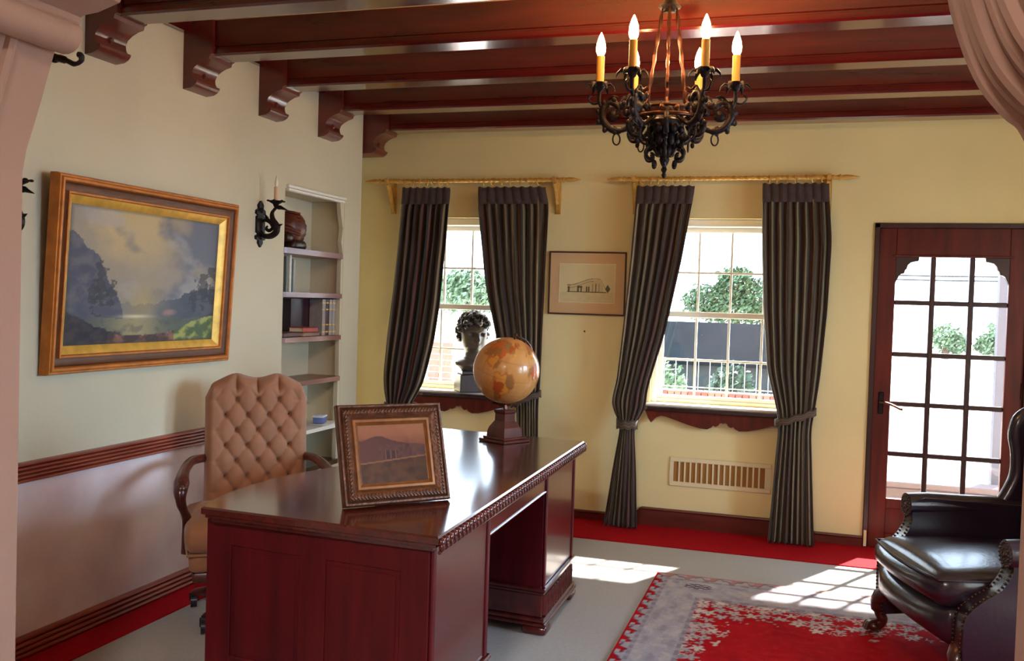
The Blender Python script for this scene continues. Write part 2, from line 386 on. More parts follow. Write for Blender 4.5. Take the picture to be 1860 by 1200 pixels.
# ceiling, beams and corbels
ceiling = S(B().box((-3.4, -2.1, CEIL), (2.6, 6.72, CEIL+.15)).build('ceiling', M['ceil'], smooth=0))
BEAMS = [3.33, 3.99, 4.66, 5.33, 6.0]
bp = [(0, 2.83), (0, 2.70), (.007, 2.696), (.007, 2.690), (0, 2.686), (0, 2.664), (.009, 2.655), (.136, 2.655), (.145, 2.664), (.145, 2.686), (.138, 2.690), (.138, 2.696), (.145, 2.70), (.145, 2.83)]
cp = [(0, 2.495), (.045, 2.50), (.066, 2.511), (.078, 2.524), (.08, 2.535), (.064, 2.537), (.054, 2.555), (.052, 2.575), (.062, 2.597), (.085, 2.615), (.115, 2.63), (.145, 2.638), (.15, 2.655), (.163, 2.66), (.163, 2.826), (0, 2.826)]
for k, y in enumerate(BEAMS):
    x0 = W if k < 4 else -3.30
    bo = B().prism([(y+p, z) for p, z in bp], 'x', x0, 2.4).build('ceiling_beam', M['beam'], ceiling, smooth=20)
    cb = B(); xw = W
    pts = [(xw+p, z) for p, z in cp]
    if k == 4: pts[0] = (-3.30, 2.495); pts[-1] = (-3.30, 2.826)
    cb.prism(pts, 'y', y-.022, y+.167)
    cb.ball((xw+.053, y+.07, 2.573), .014, 10)
    cb.build('corbel', M['corbel'], bo, smooth=30)
S(B().box((W, 2.0, 2.765), (W+.045, 5.97, CEIL), .008).build('trim_1', M['beam'], smooth=20))
# reeded chair rail and skirting on the left wall
def reeded(z0, z1, n, d):
    pts = [(W, z0), (W+d*.5, z0)]; h = (z1-z0)/n
    for i in range(n):
        for k in range(7):
            a = -PI/2+PI*k/6; pts.append((W+d*.45+d*.55*max(0, math.cos(a)), z0+h*(i+.5)+h*.5*math.sin(a)))
    return pts+[(W, z1)]
S(B().prism(reeded(.718, .80, 5, .03), 'y', 2.0, 4.93).build('trim_2', M['trim'], smooth=25))
S(B().prism(reeded(.006, .098, 4, .028), 'y', 2.0, 4.93).build('baseboard_left', M['trim'], smooth=25))
bb = [(-3.30, 0), (-3.30, .066), (-1.095, .066), (-1.03, .128), (-.09, .128), (-.03, .072), (DX0, .072), (DX0, 0)]
b = B(); b.prism(bb, 'y', D-.02, D)
for q0, q1 in zip(bb[1:-1], bb[2:-1]): b.tube([(q0[0], D-.02, q0[1]-.008), (q1[0], D-.02, q1[1]-.008)], .010, 8)
S(b.build('baseboard_back', M['base'], smooth=30))

# ---------------- windows
def window(n, x0, x1):
    e = bpy.data.objects.new('window_%d' % n, None); C.objects.link(e); S(e); e.location = ((x0+x1)/2, D, WZ0)
    ox = (x0+x1)/2
    def put(b, name, m, par=e, sm=20):
        bmesh.ops.translate(b.bm, verts=b.bm.verts[:], vec=(-ox, -D, -WZ0)) if par == e else bmesh.ops.translate(b.bm, verts=b.bm.verts[:], vec=(-ox, -D, -WZ0))
        return b.build(name, m, par, smooth=sm)
    b = B(); f = .035
    b.box((x0, 6.47, WZ0), (x0+f, 6.66, WZ1), .004); b.box((x1-f, 6.47, WZ0), (x1, 6.66, WZ1), .004)
    b.box((x0, 6.47, WZ1-.05), (x1, 6.66, WZ1), .004); b.box((x0, 6.50, WZ0-.002), (x1, 6.70, WZ0+.025), .004)
    put(b, 'frame', M['white'])
    gx0, gx1 = x0+.067, x1-.067; cw = (gx1-gx0)/4
    for (za, zb, yy, zm) in ((1.47, 2.01, 6.575, 1.736), (.895, 1.43, 6.535, 1.14)):
        b = B(); y0, y1 = yy-.018, yy+.018
        b.box((gx0-.034, y0, za-.035), (gx0, y1, zb+.035), .004); b.box((gx1, y0, za-.035), (gx1+.034, y1, zb+.035), .004)
        b.box((gx0-.01, y0, za-.04), (gx1+.01, y1, za), .004); b.box((gx0-.01, y0, zb), (gx1+.01, y1, zb+.04), .004)
        s = put(b, 'sash', M['white'])
        for k in range(1, 4):
            b = B(); b.box((gx0+cw*k-.007, yy-.012, za), (gx0+cw*k+.007, yy+.012, zb), .002); put(b, 'muntin', M['white'], s)
        b = B(); b.box((gx0, yy-.011, zm-.007), (gx1, yy+.011, zm+.007), .002); put(b, 'muntin', M['white'], s)
        for k in range(4):
            for (q0, q1) in ((za, zm), (zm, zb)):
                b = B(); b.box((gx0+cw*k+.001, yy-.002, q0+.001), (gx0+cw*(k+1)-.001, yy+.002, q1-.001)); put(b, 'pane', M['glass'], s, 0)
    b = B(); b.box((x0-.02, 6.36, WZ0-.016), (x1+.02, 6.50, WZ0-.001), .003); put(b, 'sill_board', M['white'])
    b = B(); b.box((x0-.035, 6.325, WZ0-.046), (x1+.035, 6.40, WZ0-.0165), .006); put(b, 'sill_nosing', M['sill'])
    half = [(0, .738), (.012, .742), (.022, .738), (.032, .722), (.048, .714), (.062, .720), (.075, .706), (.10, .694), (.15, .698), (.22, .715), (.29, .738), (.36, .760), (.395, .764), (.425, .752), (.445, .728), (.458, .716), (.478, .745), (.49, .775), (.50, .80)]
    half = [(p*(x1-x0+.04)/1.0, z) for p, z in half]
    pts = [(ox+p, z) for p, z in half]+[(ox-p, z) for p, z in half[:0:-1]]
    b = B(); b.prism(pts, 'y', 6.355, 6.385); put(b, 'apron', M['door'])
    return e
window(1, *WINS[0]); window(2, *WINS[1])

# ---------------- glazed door
dr = bpy.data.objects.new('door_1', None); C.objects.link(dr); S(dr); dr.location = (DX0, D, 0)
def dput(b, name, m, par=dr, sm=20):
    bmesh.ops.translate(b.bm, verts=b.bm.verts[:], vec=(-DX0, -D, 0)); return b.build(name, m, par, smooth=sm)
b = B()
b.box((DX0, 6.40, 0), (DX0+.032, 6.60, DZ), .004); b.box((DX1-.032, 6.40, 0), (DX1, 6.60, DZ), .004); b.box((DX0, 6.40, DZ-.032), (DX1, 6.60, DZ), .004); b.box((DX0, 6.46, -.05), (DX1, 6.74, .012))
dput(b, 'door_frame', M['doordark'])
GX0, GX1, GZ0, GZ1 = .524, 1.171, .322, 1.86
b = B(); l0, l1 = DX0+.030, DX1-.030
b.box((l0, 6.43, .003), (GX0, 6.475, DZ-.030), .004); b.box((GX1, 6.43, .003), (l1, 6.475, DZ-.030), .004)
b.box((GX0-.001, 6.43, GZ1), (GX1+.001, 6.475, DZ-.030), .003); b.box((GX0-.001, 6.43, .003), (GX1+.001, 6.475, .10), .003); b.box((GX0-.001, 6.43, .26), (GX1+.001, 6.475, GZ0), .003)
b.box((GX0-.001, 6.445, .09), (GX1+.001, 6.465, .27))
leaf = dput(b, 'door_leaf', M['door'])
b = B(); b.box((GX0-.02, 6.418, GZ1-.002), (GX1+.02, 6.44, GZ1+.012), .003); dput(b, 'drip_rail', M['door'])
hb = [1.571, 1.243, .928, .609]
for xx in (.743, .966):
    b = B(); b.box((xx-.015, 6.435, GZ0), (xx+.015, 6.472, GZ1), .005); dput(b, 'muntin', M['doordark'])
for zz in hb:
    b = B(); b.box((GX0, 6.437, zz-.015), (GX1, 6.47, zz+.015), .005); dput(b, 'muntin', M['doordark'])
zs = [GZ0]+hb[::-1]+[GZ1]; xs = [GX0, .743, .966, GX1]
for i in range(3):
    for j in range(5):
        b = B(); b.box((xs[i]+.001, 6.451, zs[j]+.001), (xs[i+1]-.001, 6.455, zs[j+1]-.001)); dput(b, 'pane', M['glass'], dr, 0)
for sg, xb in ((1, GX0), (-1, GX1)):
    sc = [(0, 0), (.135, 0), (.132, -.025), (.108, -.03)]+[(.108-.045*math.sin(a), -.03-.05*(1-math.cos(a))) for a in (.5, 1.0, 1.5)]+[(.055, -.085), (.05, -.105)]+[(.05-.035*math.sin(a), -.105-.03*(1-math.cos(a))) for a in (.5, 1.0, 1.5)]+[(.006, -.15), (0, -.165)]
    b = B(); b.prism([(xb+sg*x, GZ1+z) for x, z in sc], 'y', 6.432, 6.47); dput(b, 'corner_bracket', M['doordark'])
b = B(); b.box((.452, 6.42, .86), (.484, 6.431, 1.0), .004); b.tube([(.468, 6.425, .935), (.468, 6.375, .935)], .009, 10)
hd = dput(b, 'handle_plate', M['iron'])
b = B(); b.tube(smooth_path([(.455, 6.372, .94), (.49, 6.368, .937), (.53, 6.366, .925), (.575, 6.366, .905), (.592, 6.368, .902)], 4), [.008]*8+[.0075]*4+[.009]*4+[.011], 8); dput(b, 'handle', M['bronze'])
b = B()
for z in (.25, 1.05, 1.85): b.tube([(DX1-.036, 6.425, z-.05), (DX1-.036, 6.425, z+.05)], .008, 8)
dput(b, 'hinge', M['bronze'])
b = B(); b.box((DX0+.006, 6.392, .012), (DX0+.024, 6.4015, .115), .002); dput(b, 'plinth_block', M['vent'])

# ---------------- air vent under the right window
v = thing('air_vent', 'cream wall vent grille with vertical slats below the right window', 'vent', (-.517, D, .29))
b = B(); vw, vh = .332, .195
b.box((-vw, -.012, 0), (vw, 0, .03), .003); b.box((-vw, -.012, vh-.03), (vw, 0, vh), .003); b.box((-vw, -.012, .03), (-vw+.025, 0, vh-.03)); b.box((vw-.04, -.012, .03), (vw, 0, vh-.03))
b.build('frame', M['vent'], v)
B().box((-vw+.02, -.003, .02), (vw-.03, -.0005, vh-.02)).build('backing', M['ventdark'], v, smooth=0)
n = 16; a0, a1 = -vw+.025, vw-.04; st = (a1-a0)/n
first = None
for k in range(1, n):
    if first is None: first = B().box((-.006, -.011, .028), (.006, -.003, vh-.028), .002).build('slat', M['vent'], v); o = first
    else: o = first.copy(); C.objects.link(o); o.parent = v
    o.location = (a0+st*k, 0, 0)

# ================================================================== CURTAINS AND RODS
CY = 6.255
def dp(x, z, y=CY): s = y/D; return x*s, 1.5+(z-1.5)*s
def curtain(label, rows, nf, ties, seed, flap=None):
    rows = sorted([(r[0], r[1], r[2]) for r in rows])
    rows = [(dp(0, z)[1] if z > .1 else .012, dp(a, 0)[0], dp(b_, 0)[0]) for z, a, b_ in rows]
    zt = rows[-1][0]; cx = (rows[-1][1]+rows[-1][2])/2
    e = thing('curtain', label, 'curtain', (cx, CY, 0), group='striped curtains')
    rnd = random.Random(seed); ph = rnd.random()*6
    def edge(z):
        # smooth the table a little
        s = [interp(rows, z+d) for d in (-.05, -.025, 0, .025, .05)]
        return sum(q[0] for q in s)/5, sum(q[1] for q in s)/5
    def fn(u, v):
        z = lerp(.012, zt, v); xl, xr = edge(z); wd = xr-xl
        top = sstep(zt-.16, zt-.05, z)
        a = (.022*min(1, wd/.3)+.005)*(1-top)+.006*top
        uu = u+.012*math.sin(7*u+z*2.3+ph)
        f = math.sin(2*PI*nf*uu+ph*.3+.5*math.sin(z*1.7+u*5))
        y = -a*f+.012*nz(u*6, z*2.5, seed)
        # rounded cross-section near the tie
        g = 1-min(1, wd/.26); y -= .055*g*math.sin(PI*u)
        x = lerp(xl, xr, u)+.25*a*math.cos(2*PI*nf*uu+ph)*math.sin(PI*u)
        z2 = z+(.01*math.sin(2*PI*nf*u) if v < .02 else 0)
        return (x-cx, y, z2)
    nu, nv = nf*10, 90
    b = B(); b.grid(fn, nu, nv, uvf=lambda u, v: (u*2.6+seed*.13, v))
    o = b.build('panel', M['curtain'], e, smooth=60, fix=False)
    md = o.modifiers.new('thickness', 'SOLIDIFY'); md.thickness = .006; md.offset = 0
    # pleated heading band
    xl, xr = edge(zt); b = B()
    def hd(u, v):
        z = lerp(zt-.105, zt+.012+.004*math.sin(u*nf*PI*2), v); l, r = edge(z)
        return (lerp(l-.003, r+.003, u)-cx, -.012-.014*abs(math.sin(2*PI*nf*.5*u)), z)
    b.grid(hd, nf*8, 4, uvf=lambda u, v: (u*1.7+seed*.13, v)); o = b.build('heading', M['heading'], e, smooth=60, fix=False)
    md = o.modifiers.new('thickness', 'SOLIDIFY'); md.thickness = .006
    for (z0, z1, hh, pad) in ties:
        z0 = dp(0, z0)[1]; z1 = dp(0, z1)[1]; l, r = edge((z0+z1)/2); l -= pad; r += pad; b = B()
        def tf(u, v):
            a = 2*PI*u; x = (l+r)/2+(r-l)/2*math.cos(a); zc = lerp(z0, z1, (x-l)/(r-l))
            return (x-cx, -.02-.078*math.sin(a)*(1 if math.sin(a) > 0 else .55), zc+(v-.5)*hh+.006*math.sin(9*a))
        b.grid(tf, 40, 4, uvf=lambda u, v: (v*1.1+.1, u), closeu=True)
        o = b.build('tieback', M['curtain'], e, smooth=60, fix=False); md = o.modifiers.new('thickness', 'SOLIDIFY'); md.thickness = .008
    if flap:
        x, z = dp(*flap); b = B(); b.tube([(x-cx, .0, z+.03), (x-cx+.005, -.02, z), (x-cx+.03, -.03, z-.06)], [.006, .012, .008], 8); b.build('tie_hook', M['curtain'], e)
    return e
curtain('striped curtain left of the bust, nearest the book niche', [(2.30,-2.873,-2.504),(1.9,-2.90,-2.525),(1.5,-2.935,-2.56),(1.2,-2.965,-2.60),(.95,-2.985,-2.655),(.85,-2.98,-2.69),(.76,-2.965,-2.745),(.715,-2.95,-2.775),(.66,-2.945,-2.79),(.3,-2.98,-2.77),(.01,-3.0,-2.75)], 7, [(.70,.70,.05,.006)], 1)
curtain('striped curtain right of the bust, hanging behind the globe', [(2.30,-2.284,-1.792),(2.19,-2.28,-1.756),(1.6,-2.20,-1.765),(1.15,-2.09,-1.775),(.93,-2.03,-1.78),(.84,-1.975,-1.785),(.78,-1.95,-1.79),(.55,-1.94,-1.783),(.01,-1.96,-1.76)], 8, [(.77,.86,.045,.012)], 2)
curtain('striped curtain beside the framed drawing, bunched at its tieback', [(2.30,-1.138,-.751),(1.82,-1.165,-.82),(1.33,-1.20,-.915),(.95,-1.235,-1.02),(.86,-1.262,-1.03),(.78,-1.255,-1.035),(.70,-1.20,-1.10),(.66,-1.196,-1.105),(.4,-1.235,-1.085),(.02,-1.292,-1.061)], 7, [(.69,.69,.06,.008)], 3)
curtain('striped curtain next to the glazed door', [(2.31,-.309,.099),(1.95,-.30,.13),(1.5,-.275,.12),(1.1,-.235,.095),(.87,-.17,.07),(.80,-.155,.06),(.72,-.15,.05),(.4,-.17,.07),(.01,-.19,.097)], 8, [(.76,.85,.045,.012)], 4)

def rod(label, x0, x1, ringx):
    y = 6.30; s = y/D; x0 *= s; x1 *= s; z = 1.5+.862*s; cx = (x0+x1)/2
    e = thing('curtain_rod', label, 'curtain rod', (cx, D, z))
    yy = y-D; L = x1-x0; fl = .11
    b = B(); nv = 240
    def fn(u, v):
        x = lerp(x0+fl, x1-fl, v)-cx; a = 2*PI*u; r = .0125*(1+.22*math.cos(3*(a-x*55))); return (x, yy+r*math.cos(a), r*math.sin(a))
    b.grid(fn, 18, nv, closeu=True); b.build('twisted_pole', M['gilt'], e, smooth=80)
    for sg in (-1, 1):
        T = Matrix.Translation((sg*(L/2-fl), yy, 0)) @ Matrix.Rotation(sg*PI/2, 4, 'Y')
        b = B(); b.lathe([(.012,-.01),(.019,-.005),(.019,.004),(.011,.008),(.013,.014),(.017,.03),(.015,.06),(.009,.09),(.003,.115),(0,.12)], 12, T); b.build('finial', M['gilt'], e)
        # carved bracket with its scroll to the wall
        bx = sg*(L/2-.175); b = B()
        pts = [(0, .02), (yy-.03, .02), (yy-.035, .0), (yy-.03, -.018), (yy+.02, -.022), (yy+.055, -.05), (yy+.08, -.09), (yy+.088, -.14), (-.03, -.19), (-.012, -.215), (0, -.215)]
        b.prism(pts, 'x', bx-.011, bx+.011)
        b.tube([(bx, yy-.0, -.018), (bx, yy+.03, -.055), (bx, yy+.05, -.10), (bx, yy+.07, -.16)], .015, 8); b.box((bx-.02, -.014, -.225), (bx+.02, 0, .03), .003)
        b.build('bracket', M['gilt'], e)
    b = B(); b.tube([(.024*math.cos(a), 0, .024*math.sin(a)) for a in [2*PI*k/18 for k in range(18)]], .0032, 6, closed=True)
    b.tube([(0, 0, -.024), (0, 0, -.045)], .0022, 6)
    first = b.build('ring', M['gilt'], e); rr = random.Random(len(ringx))
    for k, x in enumerate(ringx):
        o = first if k == 0 else first.copy()
        if k: C.objects.link(o); o.parent = e
        o.location = (x*s-cx, yy, -.009); o.rotation_euler = (0, 0, PI/2+rr.uniform(-.9, .9))
    return e
def spread(a, b_, n): return [lerp(a, b_, (k+.5)/n) for k in range(n)]
rod('gilded twisted curtain rod above the window with the bust', -3.178, -1.544, spread(-2.873, -2.504, 7)+spread(-2.284, -1.80, 7))
rod('gilded twisted curtain rod above the window beside the door', -1.342, .28, spread(-1.13, -.76, 7)+spread(-.30, .095, 7))

# ================================================================== PICTURES
def frame_ring(b, Wd, Hd, prof):
    """mitred ring; local x right, z up, -y toward viewer; prof = [(inset, proud)]"""
    rings = []
    for ins, pr_ in prof:
        w, h = Wd/2-ins, Hd/2-ins
        rings.append([b.V(p) for p in ((-w, -pr_, -h), (w, -pr_, -h), (w, -pr_, h), (-w, -pr_, h))])
    for a, c in zip(rings, rings[1:]):
        for k in range(4): b.Fc([a[k], a[(k+1) % 4], c[(k+1) % 4], c[k]])
    return b
def canvas(b, Wd, Hd, y, nu, nv, colf):
    return b.grid(lambda u, v: ((u-.5)*Wd, y, (v-.5)*Hd), nu, nv, colf=colf)
# big landscape on the left wall, leaning forward at the top
def paint_landscape(u, v):
    n = fbm(u*5, v*5, 1.3); n2 = fbm(u*14, v*14, 4.1); n3 = fbm(u*3, v*4, 8.2)
    sky = mix3(srgb(134,124,112), srgb(170,148,106), sstep(.1, .75, .9-abs(u-.42)*1.7+n*.6)*sstep(.35, .9, v+.2*n))
    sky = mix3(sky, srgb(84,90,104), sstep(.42, .95, u+n*.9)*.9)
    sky = mix3(sky, srgb(150,144,140), sstep(.05, .3, n3+.12*math.sin(u*9))*.55)
    sky = mix3(sky, srgb(156,138,92), .8*math.exp(-((u-.47)/.10)**2-((v-.30)/.16)**2))
    c = sky
    mt = .80-.9*max(0, u-.02)-1.6*max(0, u-.17)+.12*n+.05*n2
    if v < mt and u < .34: c = mix3(srgb(66,68,84), srgb(96,92,96), sstep(-.2, .3, n2+.2*n)*.8)
    if v < .30+.14*sstep(.55, .95, u)+.08*n2: c = mix3(c, srgb(72,78,88), .75*sstep(.5, .75, u)+.35)
    if v < .19+.02*n: # water
        c = mix3(srgb(74,82,78), srgb(150,138,100), .8*math.exp(-((u-.42)/.16)**2)); c = mix3(c, srgb(60,62,64), .5*sstep(.0, .3, n2))
    for (tx, tb, th, tw) in ((.20,.20,.42,.05),(.26,.20,.30,.035),(.155,.22,.26,.04),(.90,.22,.34,.06),(.97,.2,.42,.05),(.83,.24,.2,.04)):
        if tb < v < tb+th:
            k = (v-tb)/th; wd = tw*(1-.55*k)*(.25+.75*abs(math.sin(k*11+tx*40)))*(1 if k > .3 else .25)+.10*n2*tw/.05+.05*fbm(u*40, v*40, 2)*tw/.05
            if abs(u-tx) < wd: c = mix3(c, srgb(48,50,56), .75)
    bank = .24-.55*u+.06*n2
    if u < .42 and v < bank: c = mix3(srgb(34,36,46), srgb(62,54,58), sstep(-.2, .3, n2))
    mead = .015+.30*sstep(.45, 1.0, u)*.62+.02*n2
    if u > .42 and v < mead: c = mix3(srgb(66,84,56), srgb(138,142,78), sstep(0, .35, n2+.6*sstep(.6, .95, u)*(v/max(.01, mead))*.4))
    if v < .07+.05*n and .25 < u < .7: c = mix3(srgb(58,44,46), srgb(120,84,70), sstep(-.1, .3, n2))
    c = mix3(c, srgb(206,192,150), .8*math.exp(-((v-.205)/.012)**2-((u-.42)/.09)**2))
    c = mix3(c, srgb(160,120,112), .6*sstep(.2, .9, math.exp(-((u-.66)/.06)**2-((v-.235)/.035)**2)+.6*n2))
    c = tuple(min(1, q*1.3) for q in c)
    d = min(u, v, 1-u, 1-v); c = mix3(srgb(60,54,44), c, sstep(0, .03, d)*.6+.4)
    return c
fx = W+.055; sc = -fx/2.97
yA, yB, zA, zB = 3.135*sc, 4.415*sc, 1.5+(1.138-1.5)*sc, 1.5+(1.977-1.5)*sc
PW, PH = yB-yA, (zB-zA)
p = thing('landscape_painting', 'large landscape painting in a gilded wooden frame on the left wall', 'painting', (W+.004, (yA+yB)/2, zA))
holder = p; holder.rotation_euler = (0, math.radians(3.0), PI/2)
p.rotation_mode = 'XYZ'
# local: x along the wall, -y out of the wall (after rotation by 90 deg), z up; tilt forward about x
p.rotation_euler = Matrix.Rotation(PI/2, 3, 'Z').to_euler()
p.rotation_euler = (Matrix.Rotation(PI/2, 3, 'Z') @ Matrix.Rotation(math.radians(3.2), 3, 'X')).to_euler()
def lift(b, dz):
    bmesh.ops.translate(b.bm, verts=b.bm.verts[:], vec=(0, 0, dz)); return b
h2 = PH/2
lift(frame_ring(B(), PW, PH, [(0, .0), (0, .036), (.006, .046), (.012, .046), (.017, .052), (.027, .052), (.032, .044)]), h2).build('outer_moulding', M['goldo'], p, smooth=25)
lift(frame_ring(B(), PW, PH, [(.032, .044), (.038, .036), (.056, .028), (.066, .028)]), h2).build('brown_band', M['frdark'], p, smooth=25)
lift(frame_ring(B(), PW, PH, [(.066, .028), (.068, .037), (.076, .037), (.080, .028)]), h2).build('bead', M['goldo'], p, smooth=25)
lift(frame_ring(B(), PW, PH, [(.080, .028), (.083, .027), (.112, .010), (.115, .007)]), h2).build('gold_slip', M['gold'], p, smooth=25)
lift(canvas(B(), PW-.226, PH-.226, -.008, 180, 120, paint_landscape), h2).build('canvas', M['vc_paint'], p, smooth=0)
# framed drawing between the windows
def paint_drawing(u, v):
    c = srgb(214,198,150); n = fbm(u*12, v*12, 2)
    if .0 < v < .26: c = mix3(c, srgb(190,176,128), .4+.5*n)
    top = .50+.10*sstep(.2, .6, u)-.28*sstep(.70, .73, u)*0
    if .14 < u < .80 and .28 < v < (.47+.13*sstep(.18, .62, u) if u < .70 else .62-.25*sstep(.70, .86, u)): c = srgb(196,178,132)
    if .14 < u < .86:
        roof = .45+.17*sstep(.18, .62, u) if u < .70 else .62-.3*sstep(.72, .88, u)
        if abs(v-roof) < .008 or (abs(v-roof+.07) < .006 and u < .62): c = srgb(120,104,78)
        if abs(v-.275) < .012: c = srgb(96,84,60)
    for (a, b_) in ((.16,.185),(.33,.355),(.385,.41),(.49,.515),(.53,.55),(.6,.61),(.66,.67),(.72,.73)):
        if a < u < b_ and .28 < v < (.42 if u < .57 else .5): c = srgb(84,70,50)
    if .33 < u < .42 and .38 < v < .43: c = srgb(84,70,50)
    if abs(u-.88) < .05*(1-abs(v-.36)/.11)+.02*n and .26 < v < .47: c = srgb(96,92,58)
    if .58 < u < .83 and .265 < v < .285: c = srgb(70,60,40)
    return c
dw, dh = .547, .439
p = thing('framed_drawing', 'framed ink drawing of a building hung between the two windows', 'picture', (-1.466, D-.002, 1.424))
lift(frame_ring(B(), dw, dh, [(0, 0), (0, .018), (.003, .02), (.009, .02), (.011, .012)]), dh/2).build('frame', M['thinframe'], p, smooth=20)
lift(B().box((-dw/2+.009, -.010, -dh/2+.009), (dw/2-.009, -.002, dh/2-.009)), dh/2).build('mount', M['mount'], p, smooth=0)
lift(frame_ring(B(), .400, .274, [(0, .0105), (.004, .013), (.006, .0105)]), dh/2).build('mount_bevel', M['wall'], p, smooth=0)
lift(canvas(B(), .390, .264, -.0112, 130, 90, paint_drawing), dh/2).build('drawing', M['vc_paper'], p, smooth=0)

# ================================================================== SCONCES
def sconce(label, y, zb=1.775):
    e = thing('wall_sconce', label, 'sconce', (W, y, zb), PI/2, group='iron wall sconces')   # local -y points into the room
    # local: x along wall (+x = further from camera), -y out
    b = B()
    pts = [(0, .25), (.014, .225), (.012, .205), (.024, .195), (.026, .175), (.014, .168), (.022, .16), (.022, .07), (.012, .062), (.026, .05), (.024, .032), (.010, .026), (.012, .012), (0, -.012)]
    pts = [(x*1.8, z) for x, z in pts]
    b.prism(pts+[(-x, z) for x, z in pts[-2:0:-1]], 'y', -.014, 0); b.ball((0, -.014, .195), (.014, .012, .016), 10); b.ball((0, -.014, .045), (.014, .012, .016), 10); b.tube([(0, -.012, .09), (0, -.012, .15)], .012, 8)
    b.build('backplate', M['iron'], e)
    b = B()
    arm = smooth_path([(0, -.008, .085), (0, -.03, .055), (0, -.075, .052), (0, -.11, .075), (0, -.112, .11), (0, -.088, .145), (0, -.082, .18), (0, -.10, .205), (0, -.118, .218)], 6)
    n = len(arm); b.tube(arm, [.009+.010*math.sin(PI*min(1, k/n*1.25)) for k in range(n)], 8)
    b.tube(smooth_path([(0, -.012, .13), (0, -.045, .142), (0, -.078, .125), (0, -.088, .10), (0, -.065, .082), (0, -.045, .095), (0, -.055, .108)], 6), [.009]*6+[.013]*12+[.010]*12+[.006]*7, 8)
    for q in ((-.115, .10, 1), (-.128, .118, 1), (-.06, .16, -.5)): b.lathe([(.010, 0), (.006, .02), (0, .035)], 6, Matrix.Translation((0, q[0]+.008, q[1]-.01)) @ Matrix.Rotation(1.2*q[2], 4, 'X'))
    # creature head with beak under the drip pan
    b.ball((0, -.128, .212), (.012, .022, .013), 10); b.lathe([(.010, 0), (.006, .02), (.001, .045)], 8, Matrix.Translation((0, -.14, .21)) @ Matrix.Rotation(1.9, 4, 'X'))
    b.build('scroll_arm', M['iron'], e)
    b = B(); T = Matrix.Translation((0, -.105, .235))
    b.lathe([(.004, -.03), (.012, -.018), (.018, -.004), (.036, .006), (.044, .014), (.040, .012), (.02, .004), (.016, .012), (.014, .012)], 14, T)
    for k in range(6):
        a = k*PI/3+.3; b.ball((.044*math.cos(a), -.105+.044*math.sin(a), .248), (.01, .01, .006), 8)
    b.build('drip_pan', M['iron'], e)
    B().lathe([(.0125, .235), (.0125, .325), (.010, .328), (0, .328)], 12, Matrix.Translation((0, -.105, 0))).build('candle', M['wax'], e)
    B().lathe([(.006, .326), (.0105, .342), (.009, .36), (.003, .385), (0, .392)], 12, Matrix.Translation((0, -.105, 0))).build('bulb', M['glassbulb'], e)
    return e
sconce('iron dragon wall sconce with a candle between painting and niche', 4.67)
sconce('iron wall sconce mostly hidden behind the archway, left of the painting', 2.86, 1.655)
hk = B(); hk.tube(smooth_path([(-2.0, 2.02, 2.107), (-1.94, 2.03, 2.102), (-1.91, 2.03, 2.104), (-1.88, 2.03, 2.096), (-1.855, 2.03, 2.086), (-1.835, 2.03, 2.092), (-1.832, 2.03, 2.106), (-1.842, 2.03, 2.110)], 5), [.008]*10+[.010]*5+[.007]*6+[.006]*5+[.007]*6+[.008]*4, 8)
hk.ball((-1.918, 2.03, 2.104), (.014, .010, .013), 10)
o = hk.build('iron_hook', M['iron']); tag(o, 'black iron hook curling out from the archway capital', 'hook')

# ================================================================== NICHE CONTENTS
def book(name, label, x0, x1, y0, y1, z0, z1, cover, page, lying=False, bands=None, group=None):
    t = thing(name, label, 'book', ((x0+x1)/2, (y0+y1)/2, z0), group=group); cx, cy = (x0+x1)/2, (y0+y1)/2
    hx, hy, h = (x1-x0)/2, (y1-y0)/2, z1-z0; c = .0025
    b = B()
    if lying:
        b.box((-hx, -hy, 0), (hx, hy, c*1.5)); b.box((-hx, -hy, h-c*1.5), (hx, hy, h)); b.box((hx-c*1.5, -hy, 0), (hx, hy, h), .001)
        pg = ((-hx+.004, -hy+.004, c*1.5), (hx-c*1.5, hy-.004, h-c*1.5))
    else:
        b.box((-hx, -hy, 0), (hx, -hy+c, h)); b.box((-hx, hy-c, 0), (hx, hy, h)); b.lathe([(hy, 0), (hy, h)], 14, Matrix.Translation((hx-.006, 0, 0)), sx=min(1, .010/hy))
        pg = ((-hx+.004, -hy+c, .004), (hx-.008, hy-c, h-.004))
    b.build('cover', cover, t)
    B().box(*pg).build('pages', page, t, smooth=0)
    if bands and not lying:
        for z in bands: B().lathe([(hy+.0008, h*z-.004), (hy+.0008, h*z+.004)], 14, Matrix.Translation((hx-.006, 0, 0)), sx=.0108/hy).build('spine_band', M['gold'], t)
    return t
def cm(n, c, r=.5): return mat('cover_'+n, srgb(*c), r, var=.1, scale=30)
PG = mat('book_pages', srgb(222,208,176), .8, var=.05)
X0 = -3.19
zt = 1.765+.0175; z2 = 1.502+.0155; z3 = 1.228+.0155; z5 = .655+.0125
book('book', 'thin grey-green book standing first on the second niche shelf', X0, -3.02, 5.055, 5.08, z2, z2+.215, cm('grey', (110,118,108)), PG, group='upright books on the second niche shelf')
book('book', 'white-spined book standing second on the second niche shelf', X0, -3.015, 5.085, 5.108, z2, z2+.225, cm('white', (206,202,190)), PG, group='upright books on the second niche shelf')
book('book', 'dark green book standing third on the second niche shelf', X0, -3.02, 5.112, 5.136, z2, z2+.205, cm('green', (52,68,60)), PG, group='upright books on the second niche shelf')
book('book', 'pale grey book standing last on the second niche shelf', X0, -3.02, 5.14, 5.16, z2, z2+.20, cm('pale', (170,168,158)), PG, group='upright books on the second niche shelf')
cb_ = cm('maroon', (44,16,30), .35); cs = cm('silver', (150,140,136), .35)
